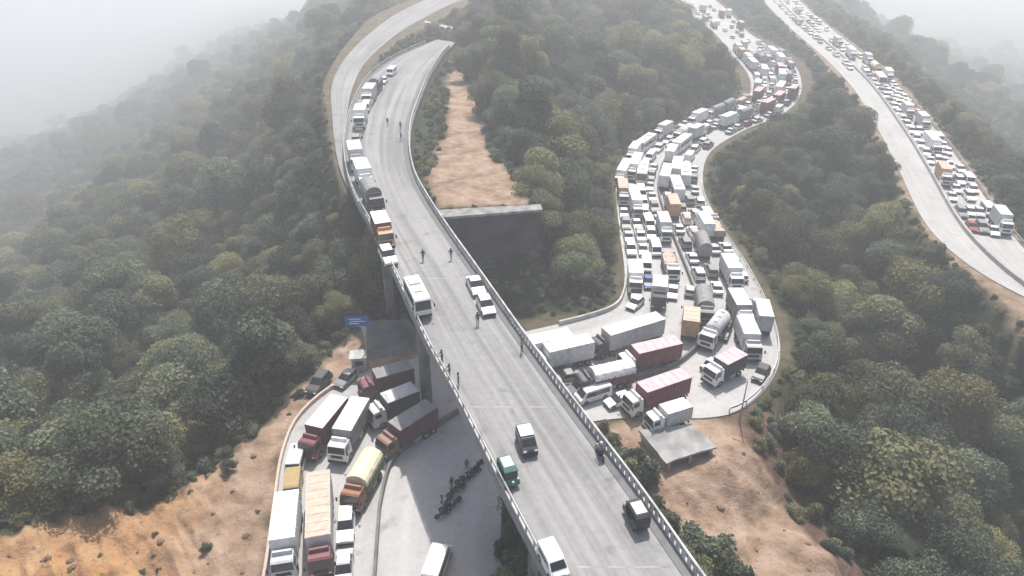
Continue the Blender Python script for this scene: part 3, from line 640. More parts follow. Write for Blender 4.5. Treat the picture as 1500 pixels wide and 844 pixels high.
def bus_kit(c='white', L=9.0, H=3.1, W=2.5):
    k = Kit(); pm = paint(c); hl = L / 2; b = MB()
    b.prism([(-hl, .4), (-hl, H - .15), (-hl + .15, H), (hl - .35, H), (hl - .12, H - .2), (hl, 1.25), (hl, .35)], W, pm, wt=W * .92, zt=H - .5)
    b.box((0, -hl * .45, H + .1), (1.4, 1.6, .22), paint('pale'), ch=.05); b.box((0, hl * .25, H + .08), (1.0, 1.0, .16), paint('pale'), ch=.04); b.box((0, 0, .75), (W + .02, L - .6, .16), paint('grey')); k.add('body', b)
    g = MB(); plate(g, (-W * .45, hl + .004, 1.3), (W * .45, hl + .004, 1.3), (W * .43, hl - .1, H - .3), (-W * .43, hl - .1, H - .3), M_GLASS, .02); k.add('windscreen', g)
    for s in (-1, 1):
        n_ = max(3, int(L / 1.5))
        for i in range(n_):
            y0 = -hl + .4 + i * (L - 1.0) / n_; g = MB(); g.box((s * (W / 2), y0 + (L - 1.0) / n_ / 2, 1.95), (.05, (L - 1.0) / n_ - .14, .85), M_GLASS); k.add('side_window', g)
        h = MB(); h.box((s * W * .36, hl + .01, .85), (.35, .08, .22), M_LAMP); k.add('headlight', h)
        h = MB(); h.tube([(s * W * .5, hl - .1, H - .5), (s * (W * .5 + .25), hl + .25, H - .6)], .03, M_CHAS, 6); h.box((s * (W * .5 + .25), hl + .27, H - .85), (.18, .08, .42), M_CHAS); k.add('mirror', h)
    h = MB(); h.box((0, hl + .02, .5), (W * .96, .14, .3), M_CHAS); k.add('bumper', h)
    k.wheels((-hl * .55, hl * .62), W / 2 - .16, .48, .3); k.L = L; k.W = W; return k
def lorry_kit(clen, side, top, cab, style='box', W=2.45, H=3.75):
    """a lorry: cab ahead, cargo body of length clen centred on the origin"""
    k = Kit(); pm = paint(cab); y1 = clen / 2; y0 = -y1; fl = 1.15
    b = MB(); b.box((-.42, .8, .82), (.16, clen + 2.0, .26), M_CHAS); b.box((.42, .8, .82), (.16, clen + 2.0, .26), M_CHAS); b.box((0, y0 + .15, .7), (W * .9, .14, .2), M_CHAS)
    b.box((-.95, .4, .75), (.45, 1.1, .5), M_STEEL); k.add('chassis', b)
    c0 = y1 + .28; c1 = c0 + 1.85; hc = 2.75
    b = MB(); b.prism([(c0, .75), (c0, hc - .1), (c0 + .15, hc), (c1 - .45, hc), (c1 - .2, hc - .12), (c1, 1.75), (c1 + .05, .5), (c1 - .8, .5), (c1 - .9, .75)], W * .96, pm, wt=W * .86, zt=1.7)
    b.box((0, c0 + .55, hc + .2), (W * .8, .5, .4), pm, taper=(.95, .5)); cb = k.add('cab', b)
    g = MB(); plate(g, (-W * .43, c1 + .005, 1.78), (W * .43, c1 + .005, 1.78), (W * .4, c1 - .19, hc - .16), (-W * .4, c1 - .19, hc - .16), M_GLASS, .02); k.add('windscreen', g, cb)
    for s in (-1, 1):
        g = MB(); g.box((s * W * .462, c1 - .75, 2.1), (.08, .8, .6), M_GLASS); k.add('side_window', g, cb)
        h = MB(); h.box((s * W * .36, c1 + .06, .95), (.34, .08, .2), M_LAMP); k.add('headlight', h, cb)
        h = MB(); h.tube([(s * W * .47, c1 - .15, 2.3), (s * W * .57, c1 + .1, 2.3)], .025, M_CHAS, 6); h.box((s * W * .58, c1 + .1, 2.1), (.2, .07, .5), M_CHAS); k.add('mirror', h, cb)
    h = MB(); h.box((0, c1 + .06, .58), (W * .95, .16, .34), M_CHAS); k.add('bumper', h, cb); h = MB(); h.box((0, c1 + .03, 1.3), (W * .6, .05, .4), M_CHAS); k.add('grille', h, cb)
    sm_, tm_ = cargo(side), cargo(top); b = MB()
    if style == 'box':
        b.box((0, 0, (fl + H) / 2), (W, clen, H - fl), sm_)
        n_ = int(clen / .55)
        for i in range(n_):
            y = y0 + (i + .5) * clen / n_
            for s in (-1, 1): b.box((s * (W / 2 + .015), y, (fl + H) / 2), (.05, .16, H - fl - .3), sm_)
        for i in range(2): b.box(((-.5 + i) * 1.15, y0 - .012, (fl + H) / 2), (1.05, .03, H - fl - .3), sm_)
        for s in (-.7, .7): b.tube([(s, y0 - .05, fl + .15), (s, y0 - .05, H - .15)], .03, M_STEEL, 6)
        cg = k.add('cargo_box', b)
        t = MB(); t.box((0, 0, H + .025), (W - .06, clen - .06, .05), tm_)
        for i in range(int(clen / 1.1)): t.box((0, y0 + (i + .6) * 1.1, H + .06), (W - .3, .09, .04), tm_)
        k.add('cargo_roof', t, cg)
    elif style == 'tarp':
        b.box((0, 0, fl + .75), (W, clen, 1.5), sm_)
        for i in range(int(clen / .9)):
            for s in (-1, 1): b.box((s * (W / 2 + .02), y0 + (i + .5) * .9, fl + .75), (.06, .1, 1.4), sm_)
        cg = k.add('cargo_bed', b)
        t = MB(); prof = [(-W / 2 - .03, fl + 1.2), (-W / 2 - .03, fl + 1.75), (-W * .42, H - .3), (-W * .2, H), (0, H + .07), (W * .2, H), (W * .42, H - .3), (W / 2 + .03, fl + 1.75), (W / 2 + .03, fl + 1.2)]
        ns = max(3, int(clen / 1.2)); pts = []; fs = []
        for i in range(ns * 2 + 1):
            y = y0 - .04 + (clen + .08) * i / (ns * 2); sag = .0 if i % 2 == 0 else -.07
            pts += [(x, y, z + (sag if z > fl + 1.8 else 0)) for x, z in prof]
        m_ = len(prof)
        for i in range(ns * 2):
            for j in range(m_ - 1): fs.append([i * m_ + j, i * m_ + j + 1, (i + 1) * m_ + j + 1, (i + 1) * m_ + j])
        fs += [list(range(m_)), [ns * 2 * m_ + j for j in range(m_)][::-1]]
        t.poly(pts, fs, tm_); k.add('tarpaulin', t, cg)
    elif style == 'tank':
        b.tube([(0, y0, 2.3), (0, y0 + .25, 2.3), (0, y1 - .25, 2.3), (0, y1, 2.3)], [.95, 1.2, 1.2, .95], sm_, n=18); b.box((0, 0, 1.08), (W * .7, clen, .25), M_CHAS); cg = k.add('tank', b)
        t = MB(); t.box((0, 0, 3.52), (.6, clen * .8, .06), tm_)
        for y in (-.3, 0, .3): t.tube([(0, y * clen, 3.5), (0, y * clen, 3.68)], .28, tm_, 10)
        k.add('walkway', t, cg)
    elif style == 'open':
        for s in (-1, 1): b.box((s * (W / 2 - .04), 0, fl + .6), (.08, clen, 1.2), sm_)
        b.box((0, y0 + .04, fl + .6), (W, .08, 1.2), sm_); b.box((0, y1 - .04, fl + .75), (W, .08, 1.5), sm_); b.box((0, 0, fl + .05), (W - .2, clen - .2, .1), sm_); cg = k.add('cargo_bed', b)
        t = MB(); n_ = int(clen / .5) + 1; nx = 6; rn = random.Random(clen); pts = []; fs = []
        for i in range(n_ + 1):
            for j in range(nx + 1): pts.append((-(W / 2 - .1) + (W - .2) * j / nx, y0 + .1 + (clen - .2) * i / n_, fl + .75 + rn.uniform(0, .3) + .35 * math.sin(PI * j / nx)))
        for i in range(n_):
            for j in range(nx): fs.append([i * (nx + 1) + j, i * (nx + 1) + j + 1, (i + 1) * (nx + 1) + j + 1, (i + 1) * (nx + 1) + j])
        t.poly(pts, fs, tm_); k.add('load', t, cg)
    ys = [y0 + .9, y0 + 2.1, c0 + .7] if clen > 5 else [y0 + 1.2, c0 + .6]
    if clen > 8: ys = [y0 + .9, y0 + 2.0, y0 + 3.1, y1 - .5, c0 + .8]
    k.wheels(ys, W / 2 - .2, .5, .32); k.L = clen + 2.2; k.W = W; k.off = 1.1; return k
def pickup_kit(c):
    k = Kit(); pm = paint(c); b = MB()
    b.prism([(-2.4, .4), (-2.4, 1.0), (2.05, 1.0), (2.35, .85), (2.4, .4)], 1.75, pm); b.prism([(-.35, .95), (-.25, 1.7), (.85, 1.7), (1.25, 1.0), (1.25, .95)], 1.68, pm, wt=1.45, zt=1.05); k.add('body', b)
    g = MB(); plate(g, (-.72, 1.22, 1.08), (.72, 1.22, 1.08), (.66, .9, 1.63), (-.66, .9, 1.63), M_GLASS, .02); k.add('windscreen', g)
    for s in (-1, 1): g = MB(); g.box((s * .79, .3, 1.36), (.1, .8, .42), M_GLASS); k.add('side_window', g)
    t = MB(); t.box((0, -1.35, 1.35), (1.6, 1.9, .75), cargo('tan'), taper=(.8, .85)); k.add('load', t)
    k.wheels((-1.45, 1.45), .78, .36, .22); k.L = 4.8; k.W = 1.75; return k
def rickshaw_kit(c='teal', top='pale'):
    k = Kit(); tm = paint(c); b = MB()
    b.prism([(-1.3, .35), (-1.35, .95), (-.5, 1.0), (-.45, .55), (.3, .5), (.75, .95), (1.05, .9), (1.2, .45), (.9, .3)], 1.25, tm, wt=1.2, zt=.6); k.add('body', b)
    t = MB(); t.prism([(-1.35, .95), (-1.3, 1.6), (-1.05, 1.78), (.35, 1.78), (.72, 1.62), (.75, 1.55), (-1.1, 1.55), (-1.2, .95)], 1.28, cargo(c), wt=1.1, zt=1.5); t.box((0, -.35, 1.8), (.9, 1.2, .05), cargo(top)); k.add('canopy', t)
    g = MB(); plate(g, (-.5, .8, .98), (.5, .8, .98), (.48, .68, 1.56), (-.48, .68, 1.56), M_GLASS, .015); k.add('windscreen', g)
    s_ = MB(); s_.box((0, -.75, .8), (1.1, .5, .15), M_CHAS); s_.box((0, .15, .72), (.5, .35, .12), M_CHAS); s_.box((0, -1.02, 1.1), (1.1, .1, .5), M_CHAS); k.add('seat', s_)
    for s in (-1, 1):
        f_ = MB(); f_.tube([(s * .56, .72, .95), (s * .53, .66, 1.6)], .03, M_CHAS, 6); f_.tube([(s * .58, -.45, .9), (s * .56, -.45, 1.6)], .03, M_CHAS, 6); k.add('door_post', f_)
    h = MB(); h.ball((0, 1.14, .8), .13, M_LAMP); k.add('headlight', h)
    k.wheels((-.85,), .55, .25, .16); k.wh.append((0, .95, .25)); k.L = 2.7; k.W = 1.3; return k
def motorbike_kit(c='dark'):
    k = Kit(); b = MB(); b.box((0, -.05, .5), (.3, .75, .35), M_CHAS, ch=.05); b.ball((0, .22, .82), .24, paint(c), scale=(.7, 1.3, .75)); b.tube([(0, .45, .95), (0, .68, .32)], .05, M_STEEL, 6); k.add('frame', b)
    s_ = MB(); s_.box((0, -.35, .83), (.28, .75, .12), M_TYRE, ch=.04); k.add('seat', s_)
    h = MB(); h.tube([(-.36, .34, 1.05), (0, .46, 1.0), (.36, .34, 1.05)], .025, M_CHAS, 6); k.add('handlebar', h)
    h = MB(); h.ball((0, .55, .9), .1, M_LAMP); k.add('headlight', h)
    h = MB(); h.tube([(.18, -.8, .42), (.18, .1, .35)], .05, M_STEEL, 6); k.add('exhaust', h)
    k.wh = [(0, -.65, .31), (0, .68, .31)]; k.wr = (.31, .12); k.L = 2.0; k.W = .7; return k

# ------------------------------------------------------------------ people: one skinned body each, hair as a child
SKIN = mat('skin', (.2, .12, .08), .6, .05); HAIR = mat('hair', (.012, .011, .011), .6)
def person_meshes(pose, shirt, trousers):
    J = {'pelvis': (0, 0, .95), 'waist': (0, 0, 1.1), 'chest': (0, .01, 1.32), 'neck': (0, .01, 1.49), 'head': (0, .03, 1.58), 'crown': (0, .02, 1.7)}
    sw = {'walk': .28, 'stand': .05, 'lean': .04}.get(pose, 0)
    for s, nm in ((-1, 'l'), (1, 'r')):
        g = s * sw
        J['hip' + nm] = (s * .1, 0, .9); J['knee' + nm] = (s * .11, g * .6 + .03, .5); J['ankle' + nm] = (s * .11, g, .1); J['toe' + nm] = (s * .13, g + .17, .04)
        J['sh' + nm] = (s * .19, 0, 1.42); J['el' + nm] = (s * .25, -g * .5 - .03, 1.14); J['wr' + nm] = (s * .25, -g * .8 + .08, .9); J['ha' + nm] = (s * .25, -g * .8 + .11, .82)
        if pose == 'ride':
            J['knee' + nm] = (s * .2, .3, .72); J['ankle' + nm] = (s * .2, .12, .32); J['toe' + nm] = (s * .22, .3, .28)
            J['el' + nm] = (s * .3, .28, 1.1); J['wr' + nm] = (s * .32, .5, 1.06); J['ha' + nm] = (s * .33, .6, 1.08)
        if pose == 'lean': J['el' + nm] = (s * .26, .2, 1.14); J['wr' + nm] = (s * .14, .42, 1.12); J['ha' + nm] = (s * .12, .5, 1.12)
    if pose == 'ride':
        for a in ('pelvis', 'waist', 'chest', 'neck', 'head', 'crown', 'shl', 'shr', 'hipl', 'hipr'): x, y, z = J[a]; J[a] = (x, y + (z - .95) * .22 - .1, z)
    E = [('pelvis', 'waist'), ('waist', 'chest'), ('chest', 'neck'), ('neck', 'head'), ('head', 'crown')]
    for nm in 'lr': E += [('pelvis', 'hip' + nm), ('hip' + nm, 'knee' + nm), ('knee' + nm, 'ankle' + nm), ('ankle' + nm, 'toe' + nm), ('chest', 'sh' + nm), ('sh' + nm, 'el' + nm), ('el' + nm, 'wr' + nm), ('wr' + nm, 'ha' + nm)]
    rad = {'pelvis': .15, 'waist': .135, 'chest': .16, 'neck': .06, 'head': .1, 'crown': .085, 'hip': .095, 'knee': .065, 'ankle': .045, 'toe': .04, 'sh': .075, 'el': .05, 'wr': .034, 'ha': .036}
    names = list(J); me_ = bpy.data.meshes.new('skeleton'); me_.from_pydata([J[a] for a in names], [(names.index(a), names.index(b)) for a, b in E], [])
    o = bpy.data.objects.new('skeleton', me_); COL.objects.link(o)
    sk = o.modifiers.new('skin', 'SKIN'); o.modifiers.new('sub', 'SUBSURF').levels = 1
    for i, a in enumerate(names):
        key = a if a in rad else a[:-1]; me_.skin_vertices[0].data[i].radius = (rad[key], rad[key] * (.8 if a in ('pelvis', 'waist', 'chest') else 1)); me_.skin_vertices[0].data[i].use_root = (a == 'pelvis')
    dg = bpy.context.evaluated_depsgraph_get(); bm_ = bpy.data.meshes.new_from_object(o.evaluated_get(dg)); bpy.data.objects.remove(o); bpy.data.meshes.remove(me_)
    mb = MB(); mt = [cargo(shirt), cargo(trousers), SKIN, M_CHAS]
    pts = [v.co.copy() for v in bm_.vertices]; arms = [Vector(J[a]) for a in ('wrl', 'wrr', 'hal', 'har')]
    for k_, grp in enumerate(mt):
        fs = []
        for p in bm_.polygons:
            c_ = p.center; hand = min((c_ - a).length for a in arms) < .1
            foot = min((c_ - Vector(J[a])).length for a in ('toel', 'toer')) < .1
            w = 2 if hand or c_.z > J['neck'][2] - .02 else 3 if foot else (0 if c_.z > J['pelvis'][2] + .02 or (abs(c_.x) > .18 and c_.z > .84 and pose != 'ride') else 1)
            if w == k_: fs.append(list(p.vertices))
        o_ = len(mb.v)
        if fs: mb.poly(pts, fs, grp, True)
    hx = Vector(J['head'])
    mb.box((hx.x, hx.y + .1, hx.z + .02), (.03, .05, .045), SKIN, taper=(.6, .5))                 # nose
    for s in (-1, 1): mb.box((s * .04, hx.y + .098, hx.z + .055), (.025, .02, .014), HAIR); mb.box((s * .105, hx.y, hx.z + .03), (.02, .04, .06), SKIN)
    mb.box((0, hx.y + .095, hx.z - .035), (.05, .02, .012), mat('lips', (.2, .08, .07), .6))
    for s, nm in ((-1, 'l'), (1, 'r')):                                                            # five unequal fingers per hand
        h = Vector(J['ha' + nm]); d = (h - Vector(J['wr' + nm])).normalized(); side = Vector((0, 1, 0)) if abs(d.z) > .6 else Vector((1, 0, 0))
        for i, ln in enumerate((.07, .08, .076, .06)):
            a = h + side * (-.027 + i * .018) + d * .02; b_ = a + d * ln * .6; e = b_ + (d * .6 - Vector((s * .5, 0, .2))).normalized() * ln * .45; mb.tube([a, b_, e], [.009, .008, .006], SKIN, 5)
        a = h - d * .02 + side * .03; mb.tube([a, a + (d + side * 1.2).normalized() * .06], [.01, .008], SKIN, 5)
    bpy.data.meshes.remove(bm_)
    hb_ = MB(); hb_.ball((hx.x, hx.y - .02, hx.z + .075), .115, HAIR, 2, (1, 1.05, .95))
    return mb.mesh('body'), hb_.mesh('hair')
PEOPLE = {}
def person(loc, rz, pose, shirt, trousers, label, group=None, lift=0.0):
    key = (pose, shirt, trousers)
    if key not in PEOPLE: PEOPLE[key] = person_meshes(*key)
    root = link('person', PEOPLE[key][0]); root.location = (loc[0], loc[1], loc[2] + lift); root.rotation_euler = (0, 0, rz)
    link('hair', PEOPLE[key][1], root); return tag(root, label, 'person', group)

# ------------------------------------------------------------------ placing
TAKEN = []                                                       # (x, y, half length) of everything parked
def occupied(x, y, r_): return any((x - a) ** 2 + (y - b_) ** 2 < (r_ + c_) ** 2 for a, b_, c_ in TAKEN)
def take(loc, d, L, W):
    k_ = max(1, int(round(L / W)))
    for i in range(k_): q = loc + d * ((i + .5) / k_ - .5) * L; TAKEN.append((q.x, q.y, W * .48))
def head(d): return math.atan2(-d.x, d.y)
def by_roof(front, rear, h, base, name, label, cat, group=None, **kw):
    """a lorry laid out from the two ends of its cargo roof"""
    a, b_ = P(*front, base + h), P(*rear, base + h); d = (a - b_); L = max(2.8, d.length); d.normalize()
    k_ = lorry_kit(L, H=h, **kw); r_ = k_.tree(name); m_ = (a + b_) / 2; r_.location = (m_.x, m_.y, base + .006); r_.rotation_euler = (0, 0, head(d))
    tag(r_, label, cat, group); take(Vector((m_.x, m_.y, 0)) + d * 1.1, d, L + 2.3, 2.5); return r_
def put(kit, name, px, to, base, label, cat, group=None, h=0.0):
    """any vehicle by its mid point and a pixel it faces"""
    a, b_ = P(*px, base + h), P(*to, base + h); d = (b_ - a).normalized(); r_ = kit.tree(name); r_.location = (a.x, a.y, base + .006); r_.rotation_euler = (0, 0, head(d))
    tag(r_, label, cat, group); take(Vector((a.x, a.y, 0)), d, kit.L, kit.W); return r_

# the queue left of the bridge, all facing the camera
G1 = 'lorries queued below the left of the bridge'
by_roof((459, 625), (497, 580), 3.7, ZR, 'lorry', 'maroon lorry with a white roof beside the low pink wall', 'lorry', G1, side='maroon', top='white', cab='maroon')
by_roof((500, 630), (528, 582), 3.6, ZR, 'lorry', 'grey sided lorry with white roof and white cab, right of the maroon one', 'lorry', G1, side='grey', top='white', cab='white')
by_roof((548, 548), (602, 533), 3.7, ZR, 'lorry', 'dark maroon lorry farthest back in the queue, just short of the bridge', 'lorry', G1, side='darkmaroon', top='grey', cab='maroon')
by_roof((562, 584), (608, 566), 3.6, ZR, 'lorry', 'dark sided lorry with silver roof half under the bridge', 'lorry', G1, side='dark', top='silver', cab='pale')
by_roof((577, 625), (632, 591), 3.7, ZR, 'lorry', 'long maroon lorry with grey roof and brown cab beside the divider', 'lorry', G1, side='darkmaroon', top='grey', cab='brown')
by_roof((521, 698), (545, 656), 3.6, ZR, 'lorry', 'yellow topped tarpaulin lorry with olive sides and rusty red cab', 'lorry', G1, side='olive', top='yellow', cab='rust', style='tarp')
by_roof((465, 786), (466, 690), 3.8, ZR, 'lorry', 'long lorry with tan roof and maroon cab at the front of queue', 'lorry', G1, side='pale', top='tan', cab='maroon')
by_roof((412, 790), (420, 719), 3.8, ZR, 'lorry', 'white lorry with silver cab nearest the orange dirt', 'lorry', G1, side='white', top='white', cab='silver')
put(van_kit('mustard', 4.2, 1.95), 'van', (427, 703), (422, 740), ZR, 'mustard yellow van behind the white lorry by the dirt', 'van', None, 1.9)
put(car_kit('white', 'suv'), 'car', (508, 776), (504, 830), ZR, 'white car following the rusty red lorry cab', 'car')
put(car_kit('silver', 'sedan'), 'car', (505, 838), (502, 890), ZR, 'silver car at the bottom edge between the tan lorry and divider', 'car')
put(van_kit('pale', 4.4, 2.0), 'van', (432, 672), (424, 700), ZR, 'pale van between the mustard van and the maroon lorry', 'van', None, 1.5)
put(car_kit('dark', 'suv'), 'car', (468, 567), (455, 582), ZR, 'black car parked at the wall behind the maroon lorry', 'car')
put(car_kit('grey', 'hatch'), 'car', (508, 560), (492, 574), ZR, 'grey car near the kiosk at the back of the queue', 'car')
put(van_kit('white', 4.8, 2.1), 'van', (640, 824), (662, 760), ZR, 'white van alone on the empty sunlit carriageway', 'van', None, 1.0)
# motorcycles in the shade under the bridge
G2 = 'motorcycles in the shade under the bridge'
spots = [(702, 684), (694, 694), (688, 702), (678, 706), (672, 718), (664, 724), (658, 734), (655, 746), (649, 756), (668, 740)]
bikes = [motorbike_kit(c).tree('motorcycle') for c in ('maroon', 'dark')]
for i, (u, v) in enumerate(spots):
    o = bikes[i % 2] if i < 2 else dup(bikes[i % 2]); a = P(u, v, ZR); o.location = (a.x, a.y, ZR + .006); o.rotation_euler = (0, 0, R(random.uniform(110, 160)))
    tag(o, ('maroon' if i % 2 == 0 else 'black') + ' motorcycle parked in the row under the bridge', 'motorcycle', G2)
for i, (u, v, sh) in enumerate([(684, 689, 'maroon'), (662, 715, 'dark'), (648, 742, 'grey')]):
    a = P(u, v, ZR); person(a, R(40 * i), 'stand', sh, 'dark', {'maroon': 'person in a maroon shirt standing by the shaded motorcycles', 'dark': 'person in dark clothes standing by the shaded motorcycles', 'grey': 'person in a grey shirt standing by the shaded motorcycles'}[sh])

# right of the bridge, nose to the bridge
G3 = 'lorries jammed on the hairpin right of the bridge'
by_roof((768, 500), (836, 486), 3.8, ZR, 'lorry', 'white lorry half hidden behind the bridge parapet, farther of the pair', 'lorry', G3, side='white', top='white', cab='white')
by_roof((800, 510), (866, 495), 3.8, ZR, 'lorry', 'pale sided white lorry nosing under the bridge, nearer of the pair', 'lorry', G3, side='pale', top='white', cab='white')
by_roof((888, 486), (968, 462), 3.8, ZR, 'lorry', 'long silver white lorry with dark cab on the inner lane', 'lorry', G3, side='silver', top='white', cab='dark')
by_roof((930, 512), (994, 497), 3.6, ZR, 'lorry', 'maroon lorry with pinkish roof beside the long silver lorry', 'lorry', G3, side='maroon', top='pink', cab='white')
by_roof((868, 541), (926, 528), 3.6, ZR, 'lorry', 'maroon lorry under a rounded pale tarpaulin near the divider', 'lorry', G3, side='maroon', top='white', cab='dark', style='tarp')
by_roof((940, 568), (1005, 546), 3.7, ZR, 'lorry', 'maroon lorry with white cab on the near side of the divider', 'lorry', G3, side='maroon', top='pink', cab='white')
by_roof((972, 600), (1008, 589), 3.2, ZR, 'lorry', 'small white lorry beside the dirt at the road edge', 'lorry', G3, side='silver', top='white', cab='white', W=2.1)
by_roof((1014, 449), (1013, 471), 3.8, ZR, 'lorry', 'orange tan box lorry with its rear to the camera', 'lorry', G3, side='orange', top='tan', cab='orange')
by_roof((1056, 529), (1086, 514), 3.3, ZR, 'lorry', 'dark lorry with pink maroon roof in the outer bend', 'lorry', G3, side='dark', top='pink', cab='white')
put(car_kit('dark', 'hatch'), 'car', (1114, 552), (1098, 575), ZR, 'dark hatchback alone at the outer edge of the hairpin', 'car')
by_roof((1078, 393), (1066, 371), 3.6, ZR, 'lorry', 'white lorry on the outer edge, farthest of the three there', 'lorry', G3, side='pale', top='white', cab='white')
by_roof((1091, 447), (1077, 422), 3.6, ZR, 'lorry', 'white lorry on the outer edge, middle of the three there', 'lorry', G3, side='grey', top='white', cab='white')
by_roof((1103, 490), (1091, 462), 3.6, ZR, 'lorry', 'pale grey lorry on the outer edge, nearest of the three there', 'lorry', G3, side='pale', top='pale', cab='silver')
by_roof((1036, 441), (1031, 416), 3.6, ZR, 'lorry', 'grey covered lorry right of the orange tan one', 'lorry', G3, side='grey', top='grey', cab='grey', style='tarp')
by_roof((967, 420), (968, 403), 3.5, ZR, 'lorry', 'short white box lorry facing the camera on the inner lanes', 'lorry', G3, side='pale', top='white', cab='dark')
by_roof((932, 400), (931, 380), 3.4, ZR, 'lorry', 'white lorry at the inner edge where the hairpin straightens', 'lorry', G3, side='white', top='white', cab='white')
by_roof((1044, 475), (1062, 452), 3.6, ZR, 'lorry', 'silver tanker lorry between the orange lorry and outer edge', 'lorry', G3, side='silver', top='pale', cab='white', style='tank')
by_roof((986, 380), (980, 360), 3.6, ZR, 'lorry', 'tan load open lorry in the middle lanes above the orange one', 'lorry', G3, side='grey', top='tan', cab='white', style='open')
for px, to, c, st, lab in [((931, 417), (932, 440), 'white', 'sedan', 'white car in the inner lane, first behind the white lorry'), ((932, 434), (930, 460), 'silver', 'suv', 'silver four wheel drive car in the inner lane below forest'),
                           ((930, 449), (915, 462), 'white', 'hatch', 'white hatchback turning out of the inner lane by the low wall'),
                           ((829, 557), (806, 562), 'grey', 'sedan', 'grey car beside the bridge parapet, next to the tarpaulin lorry'), ((850, 574), (826, 582), 'dark', 'suv', 'black car by the divider next to the bridge'),
                           ((868, 583), (840, 592), 'white', 'van', 'white van by the divider behind the black car'), ((905, 592), (880, 600), 'white', 'hatch', 'white hatchback in front of the white cabbed maroon lorry'),
                           ((1060, 490), (1050, 515), 'dark', 'suv', 'black car behind the dark lorry in the outer bend'), ((985, 432), (982, 455), 'white', 'sedan', 'white sedan just left of the orange tan lorry'),
                           ((1010, 430), (1012, 410), 'silver', 'hatch', 'silver hatchback just ahead of the orange tan lorry')]:
    put(van_kit(c) if st == 'van' else car_kit(c, st), 'van' if st == 'van' else 'car', px, to, ZR, lab, 'van' if st == 'van' else 'car')

# on the bridge
put(bus_kit('white', 6.2, 2.75, 2.05), 'bus', (610, 419), (624, 447), 0, 'white bus coming down the left lane of the bridge', 'bus', None, 2.9)
put(car_kit('white', 'suv'), 'car', (568, 374), (580, 396), 0, 'white four wheel drive car at the tail of bridge queue', 'car', None, .8)
by_roof((561, 327), (553, 309), 3.4, 0, 'lorry', 'lorry with orange cab, maroon sides and white roof on the bridge', 'lorry', 'vehicles queued along the bridge rail', side='maroon', top='white', cab='orange', W=2.3)
for px, to, k_, nm, lab in [((545, 299), (555, 316), lorry_kit(5.0, 'grey', 'grey', 'dark', 'tarp'), 'lorry', 'grey covered lorry behind the orange cabbed one on bridge'), ((533, 270), (540, 288), lorry_kit(5.5, 'white', 'white', 'white'), 'lorry', 'white box lorry on the bridge, nearer of the white pair'),
                            ((522, 241), (526, 258), lorry_kit(5.5, 'pale', 'white', 'silver'), 'lorry', 'white roofed lorry with silver cab on the bridge, farther of the white pair'), ((522, 212), (521, 226), car_kit('grey', 'suv'), 'car', 'grey car on the bridge where the rail bends'),
                            ((526, 199), (523, 212), car_kit('dark', 'sedan'), 'car', 'black sedan queued on the far bend of the bridge'), ((530, 182), (526, 195), lorry_kit(5.0, 'white', 'white', 'white'), 'lorry', 'white lorry queued on the far bend of the bridge'),
                            ((537, 162), (532, 174), van_kit('silver'), 'van', 'silver van queued on the far bend of the bridge'), ((543, 149), (536, 160), lorry_kit(5.5, 'silver', 'white', 'white'), 'lorry', 'silver lorry queued on the far bend of the bridge'),
                            ((552, 134), (543, 145), lorry_kit(5.0, 'dark', 'grey', 'dark', 'tarp'), 'lorry', 'dark covered lorry queued on the far bend of the bridge'), ((562, 122), (552, 132), car_kit('white', 'hatch'), 'car', 'white hatchback queued near the far end of the bridge'),
                            ((574, 110), (563, 120), van_kit('white'), 'van', 'white van queued near the far end of the bridge')]:
    put(k_, nm, px, to, 0, lab, nm, 'vehicles queued along the bridge rail')
put(car_kit('white', 'sedan'), 'car', (697, 424), (709, 448), 0, 'white sedan by the right rail, farther of two', 'car')
put(car_kit('white', 'hatch'), 'car', (712, 454), (724, 478), 0, 'white hatchback by the right rail, nearer of two', 'car')
vk = van_kit('dark', 2.9, 1.65, 1.4); rf_ = MB(); rf_.box((0, -.4, 1.69), (1.25, 1.5, .07), paint('white'), ch=.02); vk.add('roof_panel', rf_)
put(vk, 'minivan', (771, 655), (785, 692), 0, 'small dark minivan with a white roof driving down the bridge', 'minivan')
put(rickshaw_kit(), 'three_wheeler', (745, 703), (762, 738), 0, 'teal three wheeled taxi beside the left rail of bridge', 'three wheeler')
put(van_kit('white', 3.0, 1.65, 1.4), 'van', (810, 816), (829, 852), 0, 'white van beside the left rail at the bottom of bridge', 'van', None, 1.2)
put(rickshaw_kit('dark', 'white'), 'three_wheeler', (930, 762), (913, 732), 0, 'black three wheeled taxi with white roof beside the right rail', 'three wheeler')
for (px, to, c, sh, lab1, lab2) in [
                                    ((878, 668), (862, 640), 'grey', 'grey', 'grey motorcycle riding along the right rail', 'person in grey jacket riding a motorcycle along the right rail')]:
    o = put(motorbike_kit(c), 'motorcycle', px, to, 0, lab1, 'motorcycle'); d = P(*to, 0) - P(*px, 0); d.normalize(); a = P(*px, 0)
    pr = person((a.x - d.x * .22, a.y - d.y * .22, .006), head(d), 'ride', sh, 'dark', lab2)
    h = MB(); h.ball((0, .06, 1.68), .16, paint('white') if c == 'dark' else paint('silver'), 2, (1, 1.1, 1)); hm = h.build('helmet', pr)
